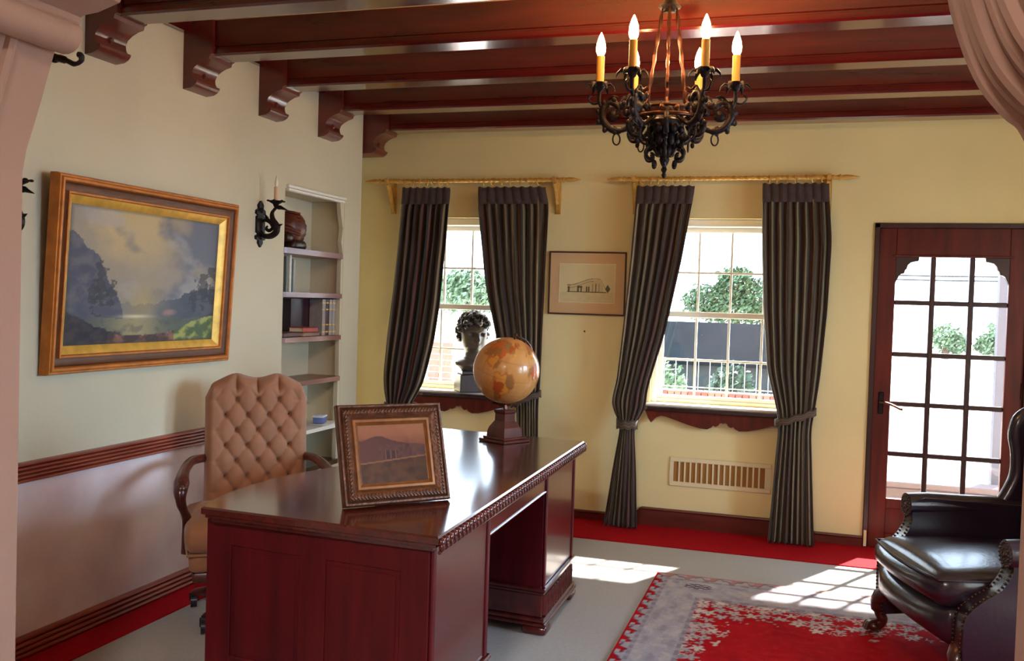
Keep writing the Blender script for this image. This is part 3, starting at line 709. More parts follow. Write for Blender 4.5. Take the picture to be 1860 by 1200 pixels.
book('large_folio', 'large dark maroon folio on the third niche shelf', X0, -3.09, 5.24, 5.47, z3, z3+.235, cb_, PG)
vol = None
for k, lb in enumerate(('bound volume with pale gilt-banded spine beside the maroon folio', 'second pale-spined bound volume from the maroon folio', 'third pale-spined bound volume from the maroon folio', 'pale-spined bound volume nearest the right side of the niche')):
    y = 5.478+k*.047
    book('book', lb, X0, -3.0, y, y+.043, z3, z3+.235, cs if k != 1 else cm('wine', (70,26,34), .35), PG, bands=(.1, .3, .72, .9), group='bound volumes on the third niche shelf')
book('book', 'brown book lying flat at the left of the third niche shelf', -3.12, -2.985, 4.98, 5.185, z3, z3+.03, cm('brown', (84,44,32)), PG, lying=True)
book('book', 'tan book lying under the red book on the third niche shelf', -3.085, -2.975, 5.195, 5.40, z3, z3+.026, cm('tan', (140,96,68)), PG, lying=True)
book('book', 'red book lying on top of the tan book on the third niche shelf', -3.08, -2.98, 5.20, 5.39, z3+.0265, z3+.056, cm('red', (176,62,48)), PG, lying=True)
# carved wooden head on the top shelf
t = thing('carved_head', 'dark brown carved wooden head on the top shelf of the niche', 'sculpture', (-3.065, 5.19, zt)); t.scale = (1.25, 1.25, 1.25)
cw1 = mat('carved_brown_wood', srgb(92,38,20), .4, var=.35, scale=14, bump=.4, bscale=25)
b = B()
def chead(u, v):
    a = 2*PI*u; th = PI*v; r = math.sin(th); z = .105-.085*math.cos(th)
    x = .062*r*math.cos(a); y = .085*r*math.sin(a)
    k = 1+.10*math.sin(9*z*30)*max(0, math.sin(a-.3))*r+.05*nz(x*30, y*30, z*30)
    f = max(0, math.sin(a))**3
    y += f*(.020*math.exp(-((z-.115)/.014)**2)+.012*math.exp(-((z-.075)/.01)**2)+.014*math.exp(-((z-.05)/.012)**2)-.008*math.exp(-((z-.13)/.01)**2))
    return (x*k, y*k, z)
b.grid(chead, 36, 30, closeu=True); b.build('head', cw1, t, smooth=60)
b = B(); b.rbox((-.06, -.095, 0), (.06, .06, .045), .02, 4, fn=lambda p: (p.x, p.y*(1-.3*p.z/.05), p.z)); b.rbox((-.045, -.11, .03), (.045, -.05, .075), .02, 4); b.build('base', mat('carved_dark_base', srgb(44,20,14), .4, var=.3, bump=.3, bscale=30), t)
b = B()
for k in range(7):
    b.tube(smooth_path([(-.055, -.02, .07+.017*k), (-.03+.004*k, -.085+.006*k, .085+.016*k), (.03-.004*k, -.085+.006*k, .085+.016*k), (.055, -.02, .07+.017*k)], 4), .008, 6)
b.build('hair', cw1, t)
# small blue and white box with papers on the low white shelf
t = thing('papers', 'loose white papers lying on the low white niche shelf', 'paper', (-2.985, 5.50, z5))
for k in range(4): B().box((-.07, -.10, .002*k), (.07, .10, .002*k+.0018), M=Matrix.Rotation(.12*k-.15, 4, 'Z')).build('sheet', mat('paper_white', srgb(238,236,230), .8, var=.02), t, smooth=0)
t = thing('small_box', 'small blue and white box on the papers in the niche', 'box', (-2.99, 5.46, z5+.0082), .25)
B().rbox((-.035, -.05, 0), (.035, .05, .045), .008, 3).build('body', mat('box_blue', srgb(96,112,168), .5, var=.1), t); B().box((-.0365, -.052, .0405), (.0365, .052, .0535), .003).build('lid', mat('box_white', srgb(228,228,236), .5, var=.03), t)

# ================================================================== DESK
DL = Vector((-1.45, 3.67, 0))
desk = thing('executive_desk', 'large mahogany desk with carved top edge standing on the carpet', 'desk', DL)
def dk(b, name, m, sm=25, par=desk):
    bmesh.ops.translate(b.bm, verts=b.bm.verts[:], vec=-DL); return b.build(name, m, par, smooth=sm)
P1, P2, P3, P4 = Vector((-1.018, 2.596)), Vector((-1.068, 4.737)), Vector((-1.878, 2.647)), Vector((-1.92, 4.83))
back = smooth_path([(-1.878,2.647,0),(-1.912,2.76,0),(-1.935,2.90,0),(-1.938,3.02,0),(-1.925,3.15,0),(-1.888,3.33,0),(-1.835,3.51,0),(-1.81,3.72,0),(-1.835,3.93,0),(-1.89,4.12,0),(-1.935,4.32,0),(-1.955,4.50,0),(-1.945,4.68,0),(-1.92,4.83,0)], 3)
outline = [(P1.x, P1.y)]+[(p.x, p.y) for p in back]+[(P2.x, P2.y)]
cen = Vector((sum(p[0] for p in outline)/len(outline), sum(p[1] for p in outline)/len(outline)))
def inset(d):   # move every outline point toward the inside by about d
    out = []; n = len(outline)
    for i in range(n):
        a = Vector(outline[i-1]); c = Vector(outline[(i+1) % n]); p = Vector(outline[i])
        e1 = (p-a).normalized(); e2 = (c-p).normalized()
        n1 = Vector((e1.y, -e1.x)); n2 = Vector((e2.y, -e2.x)); nn = n1+n2
        nn = nn/(max(.35, nn.length_squared/2)) if nn.length > 1e-6 else n1
        if (cen-p).dot(nn) < 0: nn = -nn
        out.append((p.x+nn.x*d, p.y+nn.y*d))
    return out
b = B(); lay = [(0.006, .7955), (.0, .790), (0, .772), (.012, .766), (.012, .758), (.028, .752), (.030, .742)]
rings = [[b.V((x, y, z)) for x, y in inset(d)] for d, z in lay]
b.Fc(rings[0]); b.Fc(rings[-1][::-1])
for a, c in zip(rings, rings[1:]):
    for k in range(len(a)): b.Fc([a[k], a[(k+1) % len(a)], c[(k+1) % len(c)], c[k]])
dk(b, 'desk_top', M['desktop'])
# carved leaf edge along the long front
b = B(); n = 58; dirv = (P2-P1).normalized(); nor = Vector((dirv.y, -dirv.x))
for k in range(n):
    t = (k+.5)/n; p = P1.lerp(P2, t); an = math.atan2(dirv.y, dirv.x)
    T = Matrix.Translation((p.x+nor.x*.004, p.y+nor.y*.004, .770)) @ Matrix.Rotation(an, 4, 'Z')
    b.ball((0, 0, .006), (.015, .012, .015), 8, T); b.ball((-.010, -.004, -.008), (.007, .010, .014), 6, T); b.ball((.010, -.002, -.010), (.006, .009, .011), 6, T)
b.tube([(P1.x+.004, P1.y, .749), (P2.x+.004, P2.y, .749)], .006, 8)
dk(b, 'carved_edge', M['desk'], 60)
# body: pedestals in the slightly skewed desk frame, v = 0 at the front face, u along the front
eu = (P2-P1).normalized(); ev = ((P3-P1).normalized()+(P4-P2).normalized()).normalized(); O2 = P1+eu*.05+ev*.045
LEN = (P2-P1).length-.10; WID = .84
DM = Matrix(((eu.x, ev.x, 0, O2.x), (eu.y, ev.y, 0, O2.y), (0, 0, 1, 0), (0, 0, 0, 1)))
K0, K1 = .585, LEN-.60     # kneehole limits
def pedestal(u0, u1):
    b = B(); t = .02
    b.box((u0, 0, .20), (u1, WID, .742), .004, DM)
    o = dk(b, 'pedestal', M['deskx'])
    # plinth with hollow moulding, reeded frieze and toe
    b = B()
    for (z0, z1, ex) in ((.195, .212, .022), (.18, .195, .014), (.075, .18, .004), (.055, .075, .020), (.04, .055, .030)):
        b.box((u0-ex, -ex, z0), (u1+ex, WID+ex, z1), .004, DM)
    nr = 11
    for k in range(nr):
        uu = lerp(u0+.015, u1-.015, (k+.5)/nr); b.tube([(uu, -.004, .080), (uu, -.004, .176)], .018, 8, DM)
    dk(b, 'plinth', M['desk'], 30)
    for (uu, vv) in ((u0+.03, .03), (u1-.03, .03), (u0+.03, WID-.03), (u1-.03, WID-.03)):
        b = B(); b.rbox((uu-.06, vv-.06, 0), (uu+.06, vv+.06, .043), .018, 4, M=DM); dk(b, 'foot', M['desk'], 40)
    # framed front panel and corner posts
    b = B(); b.box((u0, -.012, .212), (u0+.03, 0, .742), .004, DM); dk(b, 'corner_post', M['deskx'])
    b = B(); b.box((u1-.03, -.012, .212), (u1, 0, .742), .004, DM); dk(b, 'corner_post', M['deskx'])
    b = B(); b.box((u0+.031, -.006, .214), (u1-.031, 0, .74), .003, DM); dk(b, 'front_panel', M['desk'])
    return o
pedestal(0, K0); pedestal(K1, LEN)
# frieze over the kneehole with its lower bead, and the modesty panel at the back of the kneehole
b = B(); b.box((K0, -.004, .652), (K1, .03, .742), .003, DM); b.box((K0, -.010, .645), (K1, .03, .655), .003, DM); dk(b, 'frieze', M['desk'])
b = B(); b.box((K0, .45, .18), (K1, .47, .742), 0, DM); dk(b, 'modesty_panel', M['deskx'])
# near end: stiles, rails and two sunk panels
b = B()
for v0, v1 in ((.0, .10), (.37, .47), (.74, WID)): b.box((-.006, v0, .212), (0, v1, .742), .003, DM)
for z0, z1 in ((.212, .29), (.66, .742)): b.box((-.0055, .0, z0), (0, WID, z1), .003, DM)
dk(b, 'end_frame', M['deskx'])
for v0, v1 in ((.115, .355), (.485, .725)):
    b = B(); b.box((-.002, v0, .305), (0, v1, .645), .001, DM); dk(b, 'end_panel', M['deskx'])
b = B()
for v0, v1 in ((.0, .10), (.37, .47), (.74, WID)): b.box((LEN, v0, .212), (LEN+.014, v1, .742), .004, DM)
for z0, z1 in ((.212, .29), (.66, .742)): b.box((LEN, .0, z0), (LEN+.0135, WID, z1), .004, DM)
dk(b, 'end_frame', M['deskx'])
for (u0, u1) in ((.03, K0-.03), (K1+.03, LEN-.03)):
    for z0, z1 in ((.22, .38), (.39, .55), (.56, .73)):
        b = B(); b.box((u0, WID, z0), (u1, WID+.015, z1), .004, DM); d_ = dk(b, 'drawer', M['desk'])
        b = B(); uu = (u0+u1)/2; zz = (z0+z1)/2; b.tube(smooth_path([(uu-.05, WID+.014, zz+.01), (uu-.045, WID+.035, zz-.012), (uu+.045, WID+.035, zz-.012), (uu+.05, WID+.014, zz+.01)], 4), .005, 8, DM); dk(b, 'handle', M['bronze'], 40, d_)

# ---------------- picture frame on the desk
BL = Vector((-1.436, 2.801, .8020)); BR = Vector((-1.173, 3.09, .8020)); FWd = (BR-BL).length; FH = .345; tilt = .32
mid = (BL+BR)/2; ang = math.atan2(BR.y-BL.y, BR.x-BL.x)
pf = thing('desk_picture_frame', 'ornate brown picture frame propped up on the desk top', 'picture frame', mid)
pf.rotation_euler = (Matrix.Rotation(ang, 3, 'Z') @ Matrix.Rotation(-tilt, 3, 'X')).to_euler()
hh = FH/2
lift(frame_ring(B(), FWd, FH, [(0, -.018), (0, .004), (.004, .010), (.010, .010), (.014, .004)]), hh).build('outer_rim', M['picframe'], pf, smooth=25)
lift(frame_ring(B(), FWd, FH, [(.014, .004), (.020, .012), (.034, .014), (.046, .006), (.050, .002)]), hh).build('carved_band', M['picframe'], pf, smooth=25)
b = B(); st = .0125
def orn(x, z, a):
    T = Matrix.Translation((x, -.013, z)) @ Matrix.Rotation(a, 4, 'Y'); b.ball((0, 0, 0), (.005, .004, .010), 6, T); b.ball((.006, .001, .004), (.0035, .003, .005), 6, T)
for k in range(int((FWd-.04)/st)):
    x = -FWd/2+.024+st*k; orn(x, FH-.028, .6); orn(x, .028, -.6)
for k in range(int((FH-.06)/st)):
    z = .04+st*k; orn(-FWd/2+.028, z, .5); orn(FWd/2-.028, z, -.5)
b.build('leaf_ornament', M['picframe'], pf, smooth=60)
lift(frame_ring(B(), FWd, FH, [(.050, .002), (.054, .008), (.062, .008), (.070, -.002), (.074, -.004)]), hh).build('inner_lip', M['picinner'], pf, smooth=25)
def paint_photo(u, v):
    n = fbm(u*6, v*6, 3); n2 = fbm(u*20, v*20, 5)
    c = mix3(srgb(150,92,62), srgb(116,62,46), sstep(.9, .6, v+.1*n))
    hill = .72+.10*math.exp(-((u-.3)/.18)**2)-.10*u*u+.03*n
    if v < hill: c = mix3(srgb(86,46,40), srgb(70,44,46), u)
    if .28 < u < .95 and .38 < v < .66-.06*abs(u-.55): c = mix3(srgb(92,54,46), srgb(66,42,42), sstep(-.2, .3, n2))
    if .36 < u < .56 and .40 < v < .54: c = srgb(52,32,34) if int(u*40) % 3 else srgb(104,66,54)
    ln = .34+.10*u
    if v < ln: c = mix3(srgb(84,50,28), srgb(58,34,24), sstep(-.2, .3, n)+.3*v)
    if abs(v-ln) < .012: c = srgb(132,88,56)
    return c
lift(canvas(B(), FWd-.146, FH-.146, .003, 90, 80, paint_photo), hh).build('print', M['vc_paper'], pf, smooth=0)
lift(B().box((-FWd/2+.055, .002, -FH/2+.055), (FWd/2-.055, .0028, FH/2-.055)), hh).build('glass_pane', glassmat('picture_glass', gloss=.05), pf, smooth=0)
B().box((-FWd/2+.01, .012, .01), (FWd/2-.01, .0175, FH-.01)).build('back_board', M['thinframe'], pf, smooth=0)
b = B(); b.box((-.03, 0, -.228), (.03, .005, 0), .001, Matrix.Translation((0, .018, .25)) @ Matrix.Rotation(.50, 4, 'X'))
b.build('easel_strut', M['thinframe'], pf)

# ---------------- globe
g = thing('desk_globe', 'antique-toned globe on a stepped wooden stand on the desk', 'globe', (-1.436, 4.53, .796), math.radians(-28))
b = B()
for (hw, z0, z1) in ((.092, 0, .014), (.078, .014, .026)): b.box((-hw, -hw, z0), (hw, hw, z1), .003)
def ped(p): return p
b.build('base', M['chairwood'], g)
b = B(); prof = [(.064, .026), (.062, .05), (.056, .072), (.044, .092), (.036, .105), (.035, .14), (.040, .15), (.040, .158), (.03, .162)]
T45 = Matrix.Rotation(PI/4, 4, 'Z'); b.lathe([(r*1.414, z) for r, z in prof], 4, T45); b.build('column', M['chairwood'], g, smooth=15)
gc = .358; R0 = .167; tiltM = Matrix.Translation((0, 0, gc)) @ Matrix.Rotation(math.radians(18), 4, 'Y')
CON = [(-100,45,28,18),(-85,55,30,14),(-100,62,35,10),(-90,25,12,10),(-60,-8,18,18),(-65,-25,10,18),(-68,-42,5,12),(-42,72,14,10),(20,5,16,28),(5,18,20,14),(25,-22,10,14),(15,50,25,9),(40,55,40,14),(90,55,45,18),(80,28,20,14),(105,32,18,14),(78,15,6,9),(45,25,10,9),(135,-25,18,10),(105,15,8,9),(115,0,12,5),(-3,53,4,5),(20,66,10,7)]
def paint_globe(u, v):
    lon = u*360-180; lat = v*180-90; n = fbm(math.cos(u*2*PI)*3, math.sin(u*2*PI)*3, v*5); n2 = fbm(math.cos(u*2*PI)*8, math.sin(u*2*PI)*8, v*14)
    lo = (lon+345) % 360-180
    sea = mix3(srgb(206,152,88), srgb(188,128,66), .5+n)
    best = 9
    for (a, c, w_, h_) in CON:
        d = math.hypot(((lo-a+180) % 360-180)/w_, (lat-c)/h_); best = min(best, d)
    d = best+.9*n2+.3*n
    if d < 1:
        k = int((lo+400+25*n)/26)+int((lat+90+20*n)/20); cols = [srgb(176,80,36), srgb(208,140,54), srgb(150,100,52), srgb(190,96,46), srgb(146,112,62)]
        c = cols[k % 5]; c = mix3(c, srgb(150,70,34), sstep(.88, 1, d)*.7)
    else: c = mix3(srgb(176,110,56), sea, sstep(1, 1.25, d))
    if lat < -72: c = srgb(208,180,136)
    g1 = min(abs((lon % 15)-7.5), 99); 
    if abs(lon/30-round(lon/30)) < .02 or abs(lat/30-round(lat/30)) < .02: c = mix3(c, srgb(120,72,40), .22)
    return c
b = B(); b.grid(lambda u, v: (R0*math.cos(2*PI*u)*math.sin(PI*max(.002, min(.998, v))), R0*math.sin(2*PI*u)*math.sin(PI*max(.002, min(.998, v))), -R0*math.cos(PI*max(.002, min(.998, v)))), 160, 90, colf=paint_globe, M=tiltM, closeu=True)
b.build('ball', M['vc_globe'], g, smooth=180)
b = B(); arc = [((R0+.014)*math.sin(a), 0, -(R0+.014)*math.cos(a)) for a in [(-8+k*10)*PI/180 for k in range(20)]]
arc2 = [(0, y, z) for (y, _, z) in arc]
b.tube([tiltM @ Vector((0, (R0+.013)*math.sin(a), -(R0+.013)*math.cos(a))) for a in [(-14+k*9.5)*PI/180 for k in range(21)]], .005, 6)
b.tube([tiltM @ Vector((0, 0, R0-.01)), tiltM @ Vector((0, 0, R0+.022))], .005, 8); b.ball(tiltM @ Vector((0, 0, R0+.024)), .008, 8)
b.tube([tiltM @ Vector((0, 0, -R0+.01)), tiltM @ Vector((0, 0, -R0-.016))], .006, 8); b.tube([(0, 0, .16), (0, 0, .175), tuple(tiltM @ Vector((0, 0, -R0-.012)))], .010, 8)
b.build('meridian', M['bronze'], g)

# ---------------- bust on the sill of the left window
def bust():
    e = thing('classical_bust', 'dark curly-haired classical bust on the left window sill', 'bust', (-2.29, 6.41, WZ0), math.radians(35)); e.scale = (1.1, 1.1, 1.05)
    stone = mat('bust_pale_stone', srgb(84,74,64), .4, var=.35, scale=18, bump=.1); dark = mat('bust_dark_patina', srgb(62,56,50), .38, .2, var=.45, scale=14, bump=.25, bscale=40)
    b = B(); b.box((-.10, -.085, 0), (.10, .085, .12), .004); b.box((-.085, -.072, .12), (.085, .072, .145), .004); b.build('plinth', mat('bust_plinth', srgb(52,34,28), .4, var=.2), e)
    # shoulders, neck and head as one surface of rings; the face looks toward local -y
    tab = [(.145,.070,.060,0,0),(.17,.088,.066,0,0),(.20,.115,.075,0,0),(.225,.118,.074,0,.004),(.245,.098,.066,0,.006),(.262,.066,.056,0,.004),(.285,.050,.052,0,0),(.315,.047,.050,0,-.004),(.335,.050,.060,0,-.012),(.35,.060,.074,0,-.018),(.375,.067,.083,0,-.016),(.40,.071,.088,0,-.012),(.425,.074,.090,0,-.008),(.45,.073,.088,0,-.004),(.475,.064,.078,0,0),(.495,.046,.056,0,.002),(.508,.02,.025,0,.004)]
    def fn(u, v):
        z = lerp(.145, .508, v); rx, ry, cx, cy = interp(tab, z); a = 2*PI*u
        x = cx+rx*math.cos(a); y = cy+ry*math.sin(a)
        f = max(0, -math.sin(a)); s = abs(math.cos(a))
        if z > .33:
            nose = .034*math.exp(-((z-.390)/.015)**2)+.022*math.exp(-((z-.413)/.018)**2); y -= nose*math.exp(-(x/.012)**2)*(f > 0)
            y += .022*f*math.exp(-((z-.421)/.010)**2)*math.exp(-((abs(x)-.028)/.012)**2)
            y -= .012*f*math.exp(-((z-.436)/.008)**2)*math.exp(-((abs(x)-.025)/.022)**2)
            y -= .014*f*math.exp(-((z-.366)/.006)**2)*math.exp(-(x/.020)**2)+.011*f*math.exp(-((z-.357)/.005)**2)*math.exp(-(x/.015)**2)
            y -= .009*f*math.exp(-((z-.341)/.010)**2)*math.exp(-(x/.018)**2)
        elif z < .26: y -= .010*f*math.exp(-((z-.20)/.03)**2)*math.exp(-((abs(x)-.045)/.03)**2)
        return (x, y, z)
    def zmap(p):
        x, y, z = p
        if z > .335: k = 1.16; z2 = .285+(z-.335)*1.30
        elif z > .26: t = (z-.26)/.075; k = lerp(1.0, 1.16, t); z2 = lerp(.225, .285, t)
        else: k = 1.0; z2 = .145+(z-.145)*.08/.115
        return (x*k, y*k, z2)
    b = B(); b.grid(lambda u, v: zmap(fn(u, v)), 72, 90, closeu=True); b.build('figure', stone, e, smooth=80)
    rr = random.Random(5); b = B()
    for k in range(230):
        th = rr.uniform(0, 2*PI); ph = rr.uniform(-.55, 1.5); face = -math.sin(th)*math.cos(ph)
        if ph < .20 and face > .30: continue
        if ph < .55 and face > .75: continue
        if ph < -.1 and face > -.2: continue
        x = .082*math.cos(th)*math.cos(ph); y = -.002+.098*math.sin(th)*math.cos(ph); z = .437+.085*math.sin(ph)
        r = rr.uniform(.018, .030); T = Matrix.Translation((x, y, z)) @ Matrix.Rotation(rr.uniform(0, 6), 4, Vector((rr.uniform(-1, 1), rr.uniform(-1, 1), rr.uniform(-1, 1))).normalized())
        b.tube([(r*.62*math.cos(a), r*.62*math.sin(a), .004*a-.01) for a in [q*.75 for q in range(9)]], [r*.42]*7+[r*.3, r*.12], 6, T)
    b.ball((0, .004, .45), (.077, .092, .066), 16)
    for vtx in b.bm.verts: vtx.co = Vector(zmap(vtx.co))
    b.build('curly_hair', dark, e, smooth=60)
    return e
bust()

# ================================================================== RUG
RX0, RX1, RY0, RY1 = -.745, 1.75, 2.25, 5.275
def paint_rug(u, v):
    x = lerp(RX0, RX1, u); y = lerp(RY0, RY1, v)
    dx = min(x-RX0, RX1-x); dy = min(y-RY0, RY1-y); n = fbm(x*7, y*7, 1); n2 = fbm(x*22, y*22, 3)
    grey = mix3(srgb(188,182,186), srgb(150,146,160), .5+.55*n2+.2*n+.35*nz(x*90, y*90)); red = mix3(srgb(190,14,24), srgb(158,8,18), .5+n)
    c = grey
    d = min(dx, dy*.66)
    s = (y if dx < dy*.66 else x)
    if d < .058:   # outer guard: red with pale leaf lobes
        lobe = .034+.018*math.sin(s*52)+.008*math.sin(s*131+1)
        c = red if d < lobe and not (.012 < d < .028 and math.sin(s*52+1.6) > .1) else grey
        if dy*.66 <= dx: c = mix3(srgb(182,172,168), c if c == red else grey, .45)
        if abs(d-lobe) < .006: c = mix3(c, srgb(72,52,72), .6)
    elif d < .075: c = mix3(grey, srgb(104,90,104), .5 if math.sin(s*90) > 0 else .2)
    elif d < .255: # wide pale border with faint sprigs
        f = math.sin(s*17)*math.sin((d-.075)*52)+.5*n2
        c = mix3(grey, srgb(120,108,124), .32*sstep(.35, .9, f+.6*n))
        c = mix3(c, srgb(196,186,180), .4*sstep(.2, .6, -f))
    elif d < .275: c = mix3(grey, srgb(120,104,116), .6 if math.sin(s*70) > -.2 else .2)
    else:
        q = d-.275
        # flower garlands growing into the red field
        mass = .065+.055*math.sin(s*5.2+.6)**2+.05*max(0, math.sin(s*2.6+1.0))
        cx = max(0, .42-(dx-.29))*max(0, .5-(dy-.43)); mass += .55*cx
        dd, pp = noise.voronoi(Vector((x*15, y*15, .5))); f0 = Vector((x*15, y*15, .5))-pp[0]; an = math.atan2(f0.y, f0.x)
        pet = dd[0]-(.50+.15*math.cos(5*an+pp[0].x*7)); edge_q = mass+.035+.07*n2+.03*math.sin(pp[0].x*9)
        if q < edge_q:
            if pet < 0:
                c = mix3(srgb(214,198,190), srgb(176,160,164), .5+.9*math.sin(pp[0].y*5)*.5)
                if dd[0] < .13 or abs(pet) < .05: c = mix3(c, srgb(96,60,74), .65)
            else: c = red if q > .035 or n2 > 0 else mix3(grey, srgb(90,60,76), .4)
        else: c = mix3(red, srgb(200,34,36), .35*sstep(0, .35, n2))
    # dark medallion in the corner of the border
    if math.hypot((x-(RX0+.245))/.075, (y-(RY1-.20))/.05) < 1: c = mix3(srgb(84,64,78), grey, .9 if (math.sin(x*140)*math.sin(y*150) > .1) else .1)
    return c
rug = thing('persian_rug', 'red and pale grey floral rug under the leather armchair', 'rug', (RX0, RY0, 0))
b = B(); b.grid(lambda u, v: ((RX1-RX0)*u, (RY1-RY0)*v, .0125+.0012*nz(u*30, v*30)), 380, 430, colf=paint_rug); b.build('pile', M['vc_rug'], rug, smooth=0, fix=False)
B().box((.003, .003, .001), (RX1-RX0-.003, RY1-RY0-.003, .0105)).build('backing', M['redcarpet'], rug, smooth=0)

# ================================================================== TUFTED DESK CHAIR
ch = thing('tufted_armchair', 'tan button-tufted swivel armchair with carved wooden arms behind the desk', 'chair', (-2.42, 3.83, 0), .644)
b = B(); XC = .018; HW = .243
def btop(x):
    a = abs(x)/HW
    return 1.085+.022*math.exp(-((a-.40)/.22)**2)-.050*max(0, a-.5)**2*4-.045*sstep(.86, 1.0, a)
def bback(u, v):
    x = lerp(-HW, HW, u); zt_ = btop(x); z = lerp(.44, zt_, v)
    e = min(1, (1-abs(x)/HW)/.16, (zt_-z)/.045); ed = math.sqrt(max(0, 1-(1-max(0, e))**2))
    p = x/.1; q = (z-.837)/.147; a = p+q; c = p-q
    h0 = (abs(math.sin(PI*a))*abs(math.sin(PI*c)))**.4; da = abs(a-round(a)); dc = abs(c-round(c)); h = .60+.40*h0-.55*math.exp(-(da*da+dc*dc)/.016)
    side = sstep(.155, .21, abs(x)); topm = sstep(1.0, 1.05, z)
    h = lerp(h, .75+.25*abs(math.sin(PI*q))**.5, side); h = lerp(h, abs(math.sin(PI*(p+.0)))**.4, topm*(1-side))
    dm = 0
    y = .262+.10*(z-.6)-(.024+.046*h-.0)*ed-.012*ed*(1-(x/HW)**2)
    return (x+XC, y, z)
b.grid(bback, 96, 120); b.build('tufted_back', M['chairfab'], ch, smooth=80)
b = B(); b.grid(lambda u, v: (lerp(-HW, HW, u)+XC, .266+.10*(lerp(.44, btop(lerp(-HW, HW, u)), v)-.6)+.045*math.sin(PI*u)**.5*math.sin(PI*min(1, v*1.02+.0))**.5, lerp(.44, btop(lerp(-HW, HW, u)), v)), 24, 20)
b.build('back_panel', M['chairfab'], ch, smooth=60)
first = None
for r_i in range(-3, 2):
    z = .837+r_i*.0735
    for x in ((-.1, 0, .1) if r_i % 2 == 0 else (-.15, -.05, .05, .15)):
        if first is None: first = B().ball((0, 0, 0), (.009, .006, .009), 8).build('button', M['chairbtn'], ch); o = first
        else: o = first.copy(); C.objects.link(o); o.parent = ch
        o.location = (x+XC, .262+.10*(z-.6)-.022-.010-.004, z)
b = B(); b.rbox((-.315, -.30, .365), (.315, .25, .50), .055, 8, puff=(.0, .01, .03)); b.build('seat', M['chairfab'], ch, smooth=60)
b = B(); b.rbox((-.295, -.28, .285), (.295, .24, .375), .03, 6); b.build('seat_border', M['chairfab'], ch, smooth=60)
b = B(); b.tube([(x*.302, (y*.268)-.02, .37) for x, y in ((-1,-1),(0,-1.03),(1,-1),(1.02,0),(1,1),(0,1),(-1,1),(-1.02,0))], .006, 6, closed=True); b.build('piping', M['chairfab'], ch)
B().box((-.28, -.265, .24), (.28, .225, .287), .012, seg=2).build('seat_rail', M['chairwood'], ch)
for sg in (-1, 1):
    pth = smooth_path([(sg*.235+XC*.5, .255, .70), (sg*.28, .16, .705), (sg*.31, .04, .695), (sg*.325, -.06, .675), (sg*.33, -.13, .655), (sg*.335, -.175, .62), (sg*.33, -.18, .575), (sg*.318, -.145, .535), (sg*.305, -.10, .49), (sg*.30, -.085, .44), (sg*.30, -.085, .33)], 5)
    n = len(pth); rad = [interp([(0,.020),(.25,.024),(.40,.034),(.48,.030),(.56,.022),(.7,.019),(1,.026)], k/(n-1))[0] for k in range(n)]
    b = B(); b.tube(pth, rad, 12); b.ball((sg*.332, -.165, .637), (.030, .034, .030), 12)
    for k in range(5): b.tube([(sg*(.332+.018*math.cos(a)*0)-sg*.0, -.12-.012*k+.008*math.cos(a), .662+.03*math.sin(a)*.3) for a in (0, 1, 2, 3)], .007, 6)
    b.build('arm', M['chairwood'], ch, smooth=60)
B().lathe([(.03, .07), (.036, .09), (.026, .13), (.03, .20), (.06, .235), (.09, .245)], 16).build('column', M['bronze'], ch)
for k, (lx, ly) in enumerate(((-.262, .185), (-.225, -.20), (.24, -.20), (.25, .185))):
    b = B(); b.tube(smooth_path([(0, 0, .11), (lx*.4, ly*.4, .115), (lx*.8, ly*.8, .085), (lx, ly, .066)], 5), [.03]*5+[.026]*5+[.02]*5+[.018], 10); lg = b.build('leg', M['chairwood'], ch, smooth=60)
    b = B(); b.tube([(lx-.014, ly, .030), (lx+.014, ly, .030)], .030, 14); b.box((lx-.02, ly-.008, .03), (lx+.02, ly+.008, .072), .004); b.build('caster', M['caster'], lg, smooth=40)

# ================================================================== LEATHER WING ARMCHAIR
ac = thing('leather_armchair', 'dark leather wing armchair with brass nailheads on the rug', 'armchair', (.775, 4.41, .0145), -1.2654)
b = B(); b.rbox((-.335, -.36, .335), (.335, .28, .472), .055, 10, puff=(0, .05, .028)); b.build('seat_cushion', M['leather'], ac, smooth=60)
b = B(); b.tube([(x, y, .45) for x, y in [(-.32,-.34)]+[(lerp(-.32, .32, k/8), -.385+.03*abs(k/4-1)**2, ) for k in range(9)]+[(.32,-.34),(.325,.0),(.32,.26),(-.32,.26),(-.325,.0)]], .0055, 6, closed=True); b.build('cushion_piping', M['leather'], ac, smooth=60)
b = B(); b.rbox((-.345, -.335, .19), (.345, .33, .35), .045, 8, puff=(0, .045, 0)); b.build('seat_base', M['leather'], ac, smooth=60)
def nails(b, pts, gap=.017, r=.005):
    P = smooth_path(pts, 8); acc = 0
    for a, c in zip(P, P[1:]):
        L_ = (c-a).length
        while acc < L_:
            b.ball(a.lerp(c, acc/L_), r, 6); acc += gap
        acc -= L_
